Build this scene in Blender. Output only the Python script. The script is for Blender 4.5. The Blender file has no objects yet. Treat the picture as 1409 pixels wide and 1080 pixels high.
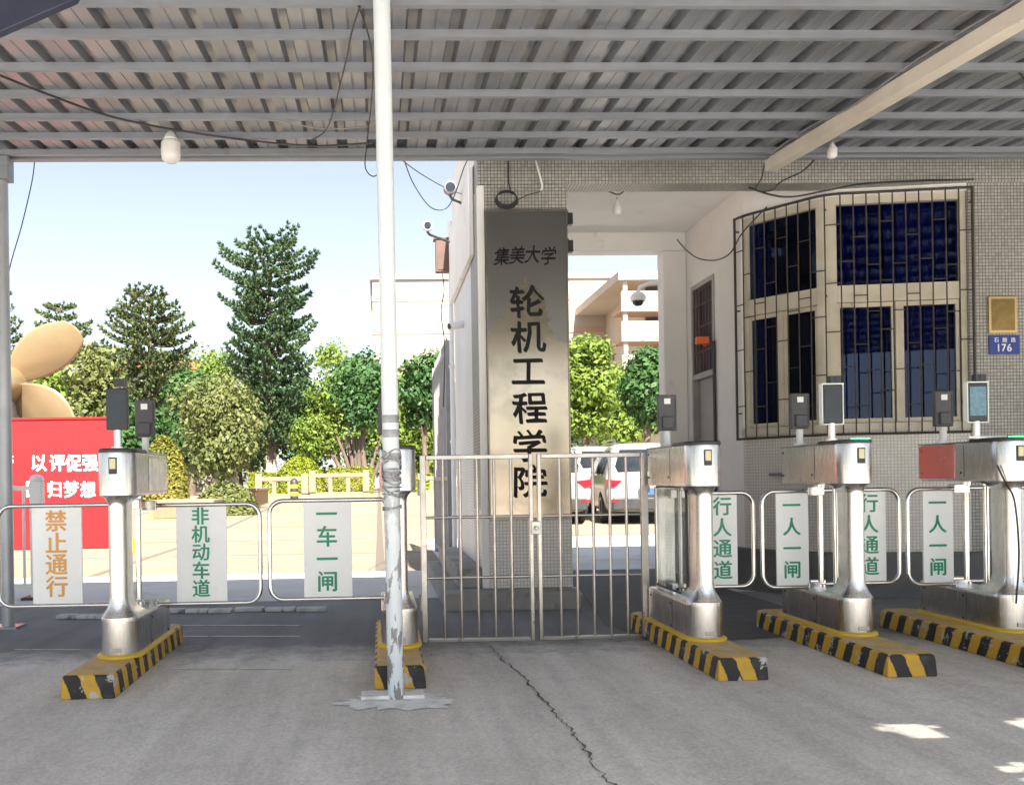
import bpy, math, random
import numpy as np
from mathutils import Vector, Matrix, Quaternion
R = math.radians
random.seed(7); rng = np.random.default_rng(11)
SC = bpy.context.scene
COL = SC.collection

# ------------------------------------------------------------------ camera
W, H, F, PX, PY = 1409.0, 1080.0, 1250.0, 565.0, 662.0
cam_d = bpy.data.cameras.new('camera'); cam = bpy.data.objects.new('camera', cam_d); COL.objects.link(cam)
cam_d.sensor_fit = 'HORIZONTAL'; cam_d.sensor_width = 36; cam_d.lens = F / W * 36
cam_d.shift_x = (W / 2 - PX) / W; cam_d.shift_y = (PY - H / 2) / W
cam_d.clip_start = 0.05; cam_d.clip_end = 3000
EYE = Vector((0, 0, 1.0))
CM = Matrix.Rotation(R(-2.0), 3, 'Z') @ Matrix.Rotation(R(90), 3, 'X') @ Matrix.Rotation(-0.0155, 3, 'Z')
cam.matrix_world = Matrix.Translation(EYE) @ CM.to_4x4()
SC.camera = cam
def ray(px, py): return CM @ Vector(((px - PX) / F, -(py - PY) / F, -1))
def P(px, py, Y):
    d = ray(px, py); return EYE + d * (Y / d.y)
def G(px, py, z=0.0):
    d = ray(px, py); return EYE + d * ((z - 1.0) / d.z)
def gz(Y): return 0.0 if Y < 16 else min((Y - 16) * 0.026, 0.52)

# ------------------------------------------------------------------ world and sun
SUN_EL, SUN_AZ = R(50), R(8)           # behind the camera, a little to the right
wd = bpy.data.worlds.new('World'); SC.world = wd; wd.use_nodes = True
nt = wd.node_tree; bg = nt.nodes['Background']; sky = nt.nodes.new('ShaderNodeTexSky')
sky.sky_type = 'NISHITA'; sky.sun_disc = False; sky.sun_elevation = SUN_EL; sky.sun_rotation = math.pi - SUN_AZ
sky.dust_density = 1.2; sky.air_density = 1.0; sky.ozone_density = 2.0
hs = nt.nodes.new('ShaderNodeHueSaturation'); hs.inputs['Saturation'].default_value = .55
nt.links.new(sky.outputs[0], hs.inputs['Color']); nt.links.new(hs.outputs[0], bg.inputs[0]); bg.inputs[1].default_value = 0.06
sd = bpy.data.lights.new('sun', 'SUN'); so = bpy.data.objects.new('sun', sd); COL.objects.link(so)
sd.energy = 5.0; sd.angle = R(0.5); sd.color = (1, 0.92, 0.80)
sdir = Vector((math.sin(SUN_AZ) * math.cos(SUN_EL), -math.cos(SUN_AZ) * math.cos(SUN_EL), math.sin(SUN_EL)))
so.rotation_euler = (-sdir).to_track_quat('-Z', 'Y').to_euler()
SC.view_settings.view_transform = 'Standard'; SC.view_settings.look = 'None'
SC.view_settings.exposure = 2.05; SC.view_settings.gamma = 1
SC.render.engine = 'CYCLES'; SC.cycles.max_bounces = 8; SC.cycles.diffuse_bounces = 5
SC.cycles.transparent_max_bounces = 16

# ------------------------------------------------------------------ materials
MATS = {}
def nodes_of(name):
    m = bpy.data.materials.new(name); m.use_nodes = True
    t = m.node_tree; return m, t, t.nodes['Principled BSDF']
def col4(c): return (c[0], c[1], c[2], 1)
def noise(t, scale, detail=5, stretch=(1, 1, 1), coord='Object', rough=.55, off=(0, 0, 0)):
    tc = t.nodes.new('ShaderNodeTexCoord'); mp = t.nodes.new('ShaderNodeMapping'); mp.inputs['Scale'].default_value = stretch
    mp.inputs['Location'].default_value = off
    n = t.nodes.new('ShaderNodeTexNoise'); n.inputs['Scale'].default_value = scale; n.inputs['Detail'].default_value = detail
    n.inputs['Roughness'].default_value = rough
    t.links.new(tc.outputs[coord], mp.inputs[0]); t.links.new(mp.outputs[0], n.inputs['Vector']); return n
def ramp(t, src, a, b, ca=(0, 0, 0), cb=(1, 1, 1)):
    r = t.nodes.new('ShaderNodeValToRGB'); r.color_ramp.elements[0].position = a; r.color_ramp.elements[1].position = b
    r.color_ramp.elements[0].color = col4(ca); r.color_ramp.elements[1].color = col4(cb)
    t.links.new(src, r.inputs[0]); return r
def mixc(t, fac, a, b, mode='MIX'):
    m = t.nodes.new('ShaderNodeMix'); m.data_type = 'RGBA'; m.blend_type = mode
    for inp, v in ((m.inputs[0], fac), (m.inputs[6], a), (m.inputs[7], b)):
        if isinstance(v, (int, float)): inp.default_value = v
        elif isinstance(v, tuple): inp.default_value = col4(v)
        else: t.links.new(v, inp)
    return m.outputs[2]
def mat(name, c1, c2=None, rough=.6, metal=0, scale=6, stretch=(1, 1, 1), bump=0, bscale=None, spec=.5, spots=None, rvar=.1, emit=None):
    if name in MATS: return MATS[name]
    m, t, b = nodes_of(name)
    c2 = c2 or tuple(x * .8 for x in c1)
    n = noise(t, scale, 6, stretch); r = ramp(t, n.outputs['Fac'], .35, .68)
    c = mixc(t, r.outputs[0], c1, c2)
    if spots:        # (colour, scale, lo, hi): worn or stained patches with a shape of their own
        n2 = noise(t, spots[1], 8, spots[4] if len(spots) > 4 else (1, 1, 1), rough=.65, off=(3.1, 1.7, 5.2)); r2 = ramp(t, n2.outputs['Fac'], spots[2], spots[3])
        c = mixc(t, r2.outputs[0], c, spots[0])
    t.links.new(c, b.inputs['Base Color'])
    b.inputs['Metallic'].default_value = metal; b.inputs['Specular IOR Level'].default_value = spec
    mr = t.nodes.new('ShaderNodeMapRange'); mr.inputs[3].default_value = max(rough - rvar, .02); mr.inputs[4].default_value = min(rough + rvar, 1)
    t.links.new(n.outputs['Fac'], mr.inputs[0]); t.links.new(mr.outputs[0], b.inputs['Roughness'])
    if bump:
        nb = noise(t, bscale or scale * 4, 6, stretch)
        bp = t.nodes.new('ShaderNodeBump'); bp.inputs['Strength'].default_value = bump; bp.inputs['Distance'].default_value = .01
        t.links.new(nb.outputs['Fac'], bp.inputs['Height']); t.links.new(bp.outputs[0], b.inputs['Normal'])
    if emit:
        b.inputs['Emission Color'].default_value = col4(emit[0]); b.inputs['Emission Strength'].default_value = emit[1]
    MATS[name] = m; return m
def tile_mat(name, c1, c2, mortar, size=.027, gap=.003, dirt=(.16, .15, .13)):
    m, t, b = nodes_of(name)
    uv = t.nodes.new('ShaderNodeUVMap'); br = t.nodes.new('ShaderNodeTexBrick')
    br.offset = 0; br.squash = 1
    t.links.new(uv.outputs[0], br.inputs['Vector'])
    for k, v in (('Scale', 1), ('Mortar Size', gap), ('Brick Width', size), ('Row Height', size), ('Bias', 0), ('Mortar Smooth', .1)): br.inputs[k].default_value = v
    br.inputs['Color1'].default_value = col4(c1); br.inputs['Color2'].default_value = col4(c2); br.inputs['Mortar'].default_value = col4(mortar)
    n = noise(t, 1.1, 7, (1, 1, .5)); r = ramp(t, n.outputs['Fac'], .45, .75)
    m2 = t.nodes.new('ShaderNodeMath'); m2.operation = 'MULTIPLY'; m2.inputs[1].default_value = .55
    t.links.new(r.outputs[0], m2.inputs[0])
    t.links.new(mixc(t, m2.outputs[0], br.outputs['Color'], dirt), b.inputs['Base Color'])
    b.inputs['Roughness'].default_value = .42
    bp = t.nodes.new('ShaderNodeBump'); bp.inputs['Strength'].default_value = .5; bp.inputs['Distance'].default_value = .003; bp.invert = True
    t.links.new(br.outputs['Fac'], bp.inputs['Height']); t.links.new(bp.outputs[0], b.inputs['Normal'])
    MATS[name] = m; return m
def leaf_mat(name, c1, c2, trans=.3):
    m, t, b = nodes_of(name)
    g = t.nodes.new('ShaderNodeNewGeometry'); n = noise(t, .8, 3); r = ramp(t, n.outputs['Fac'], .35, .65)
    ad = t.nodes.new('ShaderNodeMath'); ad.operation = 'MULTIPLY_ADD'; ad.inputs[1].default_value = .6
    t.links.new(g.outputs['Random Per Island'], ad.inputs[0])
    ml = t.nodes.new('ShaderNodeMath'); ml.operation = 'MULTIPLY'; ml.inputs[1].default_value = .4
    t.links.new(r.outputs[0], ml.inputs[0]); t.links.new(ml.outputs[0], ad.inputs[2])
    c = mixc(t, ad.outputs[0], c1, c2)
    t.links.new(c, b.inputs['Base Color']); b.inputs['Roughness'].default_value = .55; b.inputs['Specular IOR Level'].default_value = .3
    tr = t.nodes.new('ShaderNodeBsdfTranslucent'); t.links.new(c, tr.inputs[0])
    mx = t.nodes.new('ShaderNodeMixShader'); mx.inputs[0].default_value = trans
    t.links.new(b.outputs[0], mx.inputs[1]); t.links.new(tr.outputs[0], mx.inputs[2])
    t.links.new(mx.outputs[0], t.nodes['Material Output'].inputs[0]); MATS[name] = m; return m
def hazard_mat():
    # painted kerb: slanted black and yellow bands on the sides, worn yellow on top
    m, t, b = nodes_of('hazard_paint')
    tc = t.nodes.new('ShaderNodeTexCoord'); sp = t.nodes.new('ShaderNodeSeparateXYZ'); t.links.new(tc.outputs['Object'], sp.inputs[0])
    def mth(op, a, b_=None, c_=None):
        q = t.nodes.new('ShaderNodeMath'); q.operation = op
        for i, v in enumerate((a, b_, c_)):
            if v is None: continue
            if isinstance(v, (int, float)): q.inputs[i].default_value = v
            else: t.links.new(v, q.inputs[i])
        return q.outputs[0]
    wob = noise(t, 14, 4); w = mth('MULTIPLY_ADD', wob.outputs['Fac'], .03, -.015)
    s = mth('ADD', mth('ADD', sp.outputs['Y'], mth('MULTIPLY', sp.outputs['X'], 1.05)), mth('MULTIPLY_ADD', sp.outputs['Z'], .35, w))
    fr = mth('FRACT', mth('MULTIPLY', s, 1 / .155))
    band = ramp(t, fr, .49, .50); band.color_ramp.interpolation = 'LINEAR'
    side = mixc(t, band.outputs[0], (.62, .36, .03), (.022, .021, .022))
    top = mth('GREATER_THAN', sp.outputs['Z'], .1155)
    n1 = noise(t, 9, 6); r1 = ramp(t, n1.outputs['Fac'], .4, .7)
    topc = mixc(t, r1.outputs[0], (.66, .44, .13), (.5, .33, .14))
    c = mixc(t, top, side, topc)
    n2 = noise(t, 11, 9, rough=.7, off=(2, 4, 1)); oi = t.nodes.new('ShaderNodeObjectInfo'); va = t.nodes.new('ShaderNodeVectorMath'); va.operation = 'MULTIPLY_ADD'
    t.links.new(oi.outputs['Random'], va.inputs[0]); va.inputs[1].default_value = (9, 7, 5); t.links.new(tc.outputs['Object'], va.inputs[2]); t.links.new(va.outputs[0], n2.inputs['Vector'])
    r2 = ramp(t, n2.outputs['Fac'], .575, .6)
    c = mixc(t, r2.outputs[0], c, (.5, .48, .45))
    n3 = noise(t, 5, 7, rough=.7, off=(7, 1, 1)); r3 = ramp(t, n3.outputs['Fac'], .5, .8)
    c = mixc(t, mth('MULTIPLY', r3.outputs[0], .5), c, (.16, .14, .12))
    t.links.new(c, b.inputs['Base Color']); b.inputs['Roughness'].default_value = .6
    bp = t.nodes.new('ShaderNodeBump'); bp.inputs['Strength'].default_value = .4; bp.inputs['Distance'].default_value = .01
    t.links.new(n2.outputs['Fac'], bp.inputs['Height']); t.links.new(bp.outputs[0], b.inputs['Normal'])
    MATS['hazard'] = m; return m
def asphalt_mat():
    m, t, b = nodes_of('apron_concrete')
    tc = t.nodes.new('ShaderNodeTexCoord'); sp = t.nodes.new('ShaderNodeSeparateXYZ'); t.links.new(tc.outputs['Object'], sp.inputs[0])
    big = noise(t, .9, 8, rough=.62); mid = noise(t, 7, 8, rough=.7); fine = noise(t, 130, 3, rough=.8)
    vo = t.nodes.new('ShaderNodeTexVoronoi'); vo.inputs['Scale'].default_value = 90; t.links.new(tc.outputs['Object'], vo.inputs['Vector'])
    c = mixc(t, ramp(t, big.outputs['Fac'], .35, .68).outputs[0], (.74, .70, .655), (.65, .62, .58))
    c = mixc(t, ramp(t, mid.outputs['Fac'], .5, .75).outputs[0], c, (.57, .55, .52))
    sp2 = ramp(t, vo.outputs['Color'], .2, .9, (.72, .72, .72), (1.16, 1.16, 1.16)); c = mixc(t, .45, c, mixc(t, 1.0, c, sp2.outputs[0], 'MULTIPLY'))
    fr = ramp(t, fine.outputs['Fac'], .3, .7, (.80, .80, .80), (1.18, 1.18, 1.18)); c = mixc(t, .5, c, mixc(t, 1.0, c, fr.outputs[0], 'MULTIPLY'))
    # the newer, darker asphalt laid behind the lane line
    ad = t.nodes.new('ShaderNodeMath'); ad.operation = 'MULTIPLY_ADD'; ad.inputs[1].default_value = .9; t.links.new(mid.outputs['Fac'], ad.inputs[0]); t.links.new(sp.outputs['Y'], ad.inputs[2])
    r = ramp(t, ad.outputs[0], 0, 1); mr = t.nodes.new('ShaderNodeMapRange'); mr.inputs[1].default_value = 5.55; mr.inputs[2].default_value = 6.1
    t.links.new(ad.outputs[0], mr.inputs[0])
    dk = mixc(t, ramp(t, big.outputs['Fac'], .3, .7).outputs[0], (.20, .20, .205), (.27, .27, .272)); dk = mixc(t, .5, dk, mixc(t, 1.0, dk, fr.outputs[0], 'MULTIPLY'))
    c = mixc(t, mr.outputs[0], c, dk)
    st = noise(t, 2.3, 9, rough=.7, off=(5, 2, 0)); c = mixc(t, ramp(t, st.outputs['Fac'], .66, .72).outputs[0], c, (.12, .115, .11))
    tm = noise(t, 1.6, 6, (2.6, .22, 1), rough=.6, off=(1, 3, 0)); c = mixc(t, .75, c, mixc(t, 1.0, c, ramp(t, tm.outputs['Fac'], .38, .62, (.84, .835, .83), (1.12, 1.12, 1.12)).outputs[0], 'MULTIPLY'))
    dr = noise(t, 22, 5, rough=.75, off=(9, 3, 0)); c = mixc(t, ramp(t, dr.outputs['Fac'], .70, .74).outputs[0], c, (.15, .14, .13))
    t.links.new(c, b.inputs['Base Color']); b.inputs['Roughness'].default_value = .88; b.inputs['Specular IOR Level'].default_value = .25
    bp = t.nodes.new('ShaderNodeBump'); bp.inputs['Strength'].default_value = .5; bp.inputs['Distance'].default_value = .006
    t.links.new(fine.outputs['Fac'], bp.inputs['Height']); t.links.new(bp.outputs[0], b.inputs['Normal'])
    return m
def pane_mat():
    m, t, b = nodes_of('tinted_window_glass')
    tr = t.nodes.new('ShaderNodeBsdfTransparent'); tr.inputs[0].default_value = (.34, .44, .64, 1)
    gl = t.nodes.new('ShaderNodeBsdfGlossy'); gl.inputs['Roughness'].default_value = .02; gl.inputs[0].default_value = (.75, .85, 1, 1)
    fs = t.nodes.new('ShaderNodeLayerWeight'); fs.inputs[0].default_value = .25
    mx = t.nodes.new('ShaderNodeMixShader'); ml = t.nodes.new('ShaderNodeMath'); ml.operation = 'MULTIPLY_ADD'; ml.inputs[1].default_value = .4; ml.inputs[2].default_value = .02
    t.links.new(fs.outputs['Fresnel'], ml.inputs[0]); t.links.new(ml.outputs[0], mx.inputs[0])
    t.links.new(tr.outputs[0], mx.inputs[1]); t.links.new(gl.outputs[0], mx.inputs[2]); t.links.new(mx.outputs[0], t.nodes['Material Output'].inputs[0])
    return m
def acrylic_mat():
    m, t, b = nodes_of('clear_acrylic')
    tr = t.nodes.new('ShaderNodeBsdfTransparent'); tr.inputs[0].default_value = (.72, .75, .76, 1)
    gl = t.nodes.new('ShaderNodeBsdfGlossy'); gl.inputs['Roughness'].default_value = .05
    mx = t.nodes.new('ShaderNodeMixShader'); mx.inputs[0].default_value = .22
    t.links.new(tr.outputs[0], mx.inputs[1]); t.links.new(gl.outputs[0], mx.inputs[2]); t.links.new(mx.outputs[0], t.nodes['Material Output'].inputs[0])
    return m

ACRYL = acrylic_mat()
STEEL = mat('brushed_steel', (.68, .665, .64), (.60, .585, .56), .25, 1, 30, (6, 6, .2), .012, 60, rvar=.11, spots=((.46, .44, .41), 6, .55, .72, (1, 1, .5)))
STEEL_D = mat('dull_steel', (.5, .49, .47), (.36, .35, .33), .34, 1, 12, (1, 1, 1), .05, spots=((.2, .18, .16), 9, .62, .72))
TUBE = mat('polished_tube', (.7, .69, .67), (.6, .59, .57), .18, 1, 14, rvar=.06)
GALV = mat('galvanised_sheet', (.285, .30, .325), (.205, .22, .245), .38, .55, 3, (2, .4, 1), .03, spots=((.24, .22, .2), 3.5, .6, .78, (3, .5, 1)))
PURLIN = mat('purlin_zinc', (.28, .30, .335), (.22, .235, .265), .5, .3, 5, (.3, 3, 3), spots=((.22, .2, .19), 7, .64, .74))
WHITE_P = mat('white_gloss_paint', (.78, .79, .78), (.7, .71, .7), .4, 0, 5)
POLE_P = mat('chipped_white_paint', (.66, .72, .75), (.60, .66, .69), .42, 0, 5, spots=((.24, .24, .24), 9, .47, .49, (1.6, 1.6, .55)))
PLASTER = mat('white_plaster', (.84, .825, .795), (.78, .76, .73), .85, 0, 2.2, bump=.08, bscale=30, spots=((.5, .47, .43), 2.4, .62, .8))
CREAM = mat('cream_metal', (.68, .62, .54), (.60, .54, .46), .5, 0, 4, spots=((.35, .25, .17), 12, .66, .74))
FRAME = mat('cream_window_frame', (.62, .57, .46), (.52, .47, .37), .5, 0, 6, spots=((.25, .2, .15), 14, .64, .74))
BLACK = mat('black_plastic', (.022, .022, .025), (.03, .03, .034), .38, 0, 20)
DKGREY = mat('dark_grey_plastic', (.05, .052, .058), (.065, .066, .072), .42, 0, 20)
SCREEN = mat('terminal_screen', (.012, .015, .022), (.02, .03, .04), .07, 0, 6)
SCREEN_ON = mat('lit_terminal_screen', (.05, .12, .16), (.12, .2, .24), .1, 0, 40, emit=((.25, .5, .62), .04))
IRON = mat('grille_iron', (.035, .032, .03), (.07, .05, .04), .6, .1, 25)
CABLE = mat('cable_rubber', (.025, .025, .028), (.04, .04, .042), .5, 0, 10)
SIGNW = mat('white_sign_board', (.80, .83, .82), (.75, .78, .77), .35, 0, 4, spots=((.55, .56, .54), 6, .68, .76))
def translucent_board(m):
    t = m.node_tree; b = t.nodes['Principled BSDF']; tr = t.nodes.new('ShaderNodeBsdfTranslucent'); t.links.new(b.inputs['Base Color'].links[0].from_socket, tr.inputs[0])
    mx = t.nodes.new('ShaderNodeMixShader'); mx.inputs[0].default_value = .12
    t.links.new(b.outputs[0], mx.inputs[1]); t.links.new(tr.outputs[0], mx.inputs[2]); t.links.new(mx.outputs[0], t.nodes['Material Output'].inputs[0]); return m
SIGNP = translucent_board(mat('white_acrylic_board', (.90, .92, .91), (.86, .88, .87), .3, 0, 4, spots=((.6, .61, .59), 6, .68, .76)))
GREEN = mat('green_lettering', (.0, .27, .135), (.0, .23, .115), .4)
ORANGE = mat('orange_lettering', (.72, .34, .06), (.66, .30, .05), .4)
WHITEL = mat('white_lettering', (.85, .85, .85), (.8, .8, .8), .5)
INK = mat('black_relief_lettering', (.007, .007, .008), (.011, .011, .012), .6, spec=.25)
BRASSB = mat('sign_plate_metal', (.47, .405, .315), (.38, .33, .255), .17, 1, 2.5, (1, 1, .6), .015, 60, rvar=.07, spots=((.30, .26, .2), 3.2, .5, .7))
def reflection_on_plate(m):
    # dark reflection painted into the upper half, with a jagged lower edge
    t = m.node_tree; b = t.nodes['Principled BSDF']; src = b.inputs['Base Color'].links[0].from_socket; rs_ = b.inputs['Roughness'].links[0].from_socket
    tc = t.nodes.new('ShaderNodeTexCoord'); sp = t.nodes.new('ShaderNodeSeparateXYZ'); t.links.new(tc.outputs['Object'], sp.inputs[0])
    def mth(op, a, b_, c_=0.0):
        q = t.nodes.new('ShaderNodeMath'); q.operation = op
        for i, v in enumerate((a, b_, c_)):
            if isinstance(v, (int, float)): q.inputs[i].default_value = v
            else: t.links.new(v, q.inputs[i])
        return q.outputs[0]
    n = noise(t, 5, 8, (1, 1, 1), rough=.62)
    peak = mth('MULTIPLY', mth('MAXIMUM', mth('SUBTRACT', .3, mth('ABSOLUTE', sp.outputs['X'], 0.0)), 0.0), 1.7)
    edge = mth('ADD', mth('MULTIPLY_ADD', n.outputs['Fac'], .8, 1.0), peak)
    f = ramp(t, mth('MULTIPLY_ADD', mth('SUBTRACT', sp.outputs['Z'], edge), 30.0, .5), 0, 1)
    t.links.new(mixc(t, f.outputs[0], src, (.21, .205, .195)), b.inputs['Base Color'])
    t.links.new(mth('MULTIPLY_ADD', f.outputs[0], .14, rs_), b.inputs['Roughness'])
reflection_on_plate(BRASSB)
def chips_low(m):
    t = m.node_tree; b = t.nodes['Principled BSDF']; l = b.inputs['Base Color'].links[0]; mx = l.from_node; fsrc = mx.inputs[0].links[0].from_socket
    tc = t.nodes.new('ShaderNodeTexCoord'); sp = t.nodes.new('ShaderNodeSeparateXYZ'); t.links.new(tc.outputs['Object'], sp.inputs[0])
    mr = t.nodes.new('ShaderNodeMapRange'); mr.inputs[1].default_value = 1.2; mr.inputs[2].default_value = .5; mr.inputs[3].default_value = .0; mr.inputs[4].default_value = 1
    t.links.new(sp.outputs['Z'], mr.inputs[0]); ml = t.nodes.new('ShaderNodeMath'); ml.operation = 'MULTIPLY'
    t.links.new(fsrc, ml.inputs[0]); t.links.new(mr.outputs[0], ml.inputs[1]); t.links.new(ml.outputs[0], mx.inputs[0])
chips_low(POLE_P)
GOLD = mat('propeller_gold', (.38, .285, .165), (.335, .25, .14), .33, .5, 3)
RED = mat('red_hoarding', (.29, .006, .010), (.26, .005, .009), .5, 0, 1.5, bump=.25, bscale=2.5)
REDREFL = mat('red_reflection', (.85, .2, .18), (.75, .3, .28), .28, .75, 4)
CONC = mat('plinth_concrete', (.34, .33, .30), (.26, .25, .23), .85, 0, 5, bump=.3, bscale=40, spots=((.14, .135, .12), 5, .55, .72))
DADO = mat('dark_base_render', (.10, .10, .105), (.14, .138, .136), .7, 0, 4, bump=.2)
STONE = mat('planter_stone', (.36, .225, .12), (.29, .18, .10), .8, 0, 3, bump=.2, spots=((.26, .18, .11), 4, .55, .7))
BALUS = mat('balustrade_stone', (.26, .205, .14), (.22, .17, .12), .8, 0, 3, bump=.2)
PLAZA = mat('plaza_paving', (.25, .205, .15), (.20, .165, .12), .85, 0, .35, spots=((.15, .12, .09), .8, .55, .75), bump=.1, bscale=8)
BARK = mat('grey_bark', (.16, .12, .09), (.09, .07, .055), .9, 0, 5, (1, 1, .3), .5, 20)
PALEBARK = mat('limewashed_bark', (.62, .57, .5), (.5, .44, .38), .9, 0, 5, bump=.4)
def add_joints(m, w, h, gap, dark):
    t = m.node_tree; b = t.nodes['Principled BSDF']; src = b.inputs['Base Color'].links[0].from_socket
    tc = t.nodes.new('ShaderNodeTexCoord'); br = t.nodes.new('ShaderNodeTexBrick'); br.offset = 0
    t.links.new(tc.outputs['Object'], br.inputs['Vector'])
    for k, v in (('Scale', 1), ('Mortar Size', gap), ('Brick Width', w), ('Row Height', h)): br.inputs[k].default_value = v
    t.links.new(mixc(t, br.outputs['Fac'], src, dark), b.inputs['Base Color'])
add_joints(PLAZA, 3.2, 3.2, .06, (.12, .10, .08))
FACADE = mat('cream_facade', (.46, .405, .35), (.42, .365, .315), .8, 0, .3)
STRIPE = mat('orange_band', (.46, .31, .235), (.43, .285, .215), .8)
DKWIN = mat('dark_window', (.06, .075, .1), (.1, .11, .13), .2, 0, 1)
CARW = mat('white_car_paint', (.33, .33, .325), (.30, .30, .295), .16, 0, 2, rvar=.03)
CARB = mat('black_trim', (.025, .025, .027), (.04, .04, .04), .5)
CARG = mat('car_glass', (.02, .025, .03), (.03, .035, .04), .05)
LAMPR = mat('tail_lamp_red', (.6, .02, .03), (.45, .01, .02), .12)
PLATE = mat('blue_plate', (.06, .12, .32), (.05, .10, .28), .35)
TYRE = mat('tyre_rubber', (.02, .02, .02), (.03, .03, .03), .8)
YELLOW = mat('yellow_paint', (.75, .5, .03), (.65, .42, .03), .5)
OPAL = mat('opal_lamp_globe', (.80, .79, .76), (.76, .75, .72), .25)
BLUEP = mat('blue_number_plate', (.02, .05, .30), (.02, .04, .24), .35)
DOORG = mat('grey_door_paint', (.38, .36, .34), (.3, .285, .27), .5, 0, 4, spots=((.2, .15, .12), 6, .63, .74))
MAROON = mat('brown_iron', (.10, .055, .045), (.14, .08, .06), .6, 0, 8)
CURTAIN = mat('blue_curtain', (.03, .085, .36), (.02, .055, .24), .8, 0, 1.2, (3, 3, .3))
CARTON = mat('orange_carton', (.75, .36, .06), (.65, .3, .05), .7)
MARK = mat('worn_white_marking', (.85, .85, .83), (.66, .66, .65), .8, 0, 30, spots=((.35, .35, .35), 14, .55, .66))
CRACK = mat('crack_fill', (.10, .097, .092), (.17, .165, .155), .95, 0, 30)
GREENLED = mat('green_indicator', (.05, .6, .15), (.05, .5, .12), .3, emit=((.05, 1, .2), 1.6))
ROOFRED = mat('red_roof_tile', (.55, .14, .06), (.45, .11, .05), .7, 0, 3)
TILE = tile_mat('mosaic_tile', (.47, .455, .42), (.35, .34, .31), (.11, .107, .1))
TILE_L = tile_mat('pale_mosaic_tile', (.78, .75, .70), (.70, .67, .62), (.46, .44, .40), dirt=(.36, .33, .29))
TILE_W = tile_mat('white_mosaic_tile', (.86, .87, .87), (.80, .81, .82), (.58, .59, .6), dirt=(.5, .5, .48))
HAZ = hazard_mat(); APRON = asphalt_mat(); PANE = pane_mat()
L_CON = leaf_mat('conifer_needles', (.045, .10, .055), (.12, .185, .08), .15)
L_CON2 = leaf_mat('olive_conifer_needles', (.06, .10, .045), (.14, .17, .065), .15)
L_DK = leaf_mat('dark_leaves', (.03, .085, .03), (.07, .15, .04), .25)
L_LT = leaf_mat('fresh_leaves', (.10, .18, .03), (.22, .29, .05), .35)
L_YG = leaf_mat('olive_leaves', (.085, .12, .035), (.20, .215, .075), .3)
L_HED = leaf_mat('hedge_leaves', (.16, .22, .015), (.30, .33, .025), .3)
L_RED = leaf_mat('mixed_shrub_leaves', (.10, .15, .025), (.32, .26, .05), .3)

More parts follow.
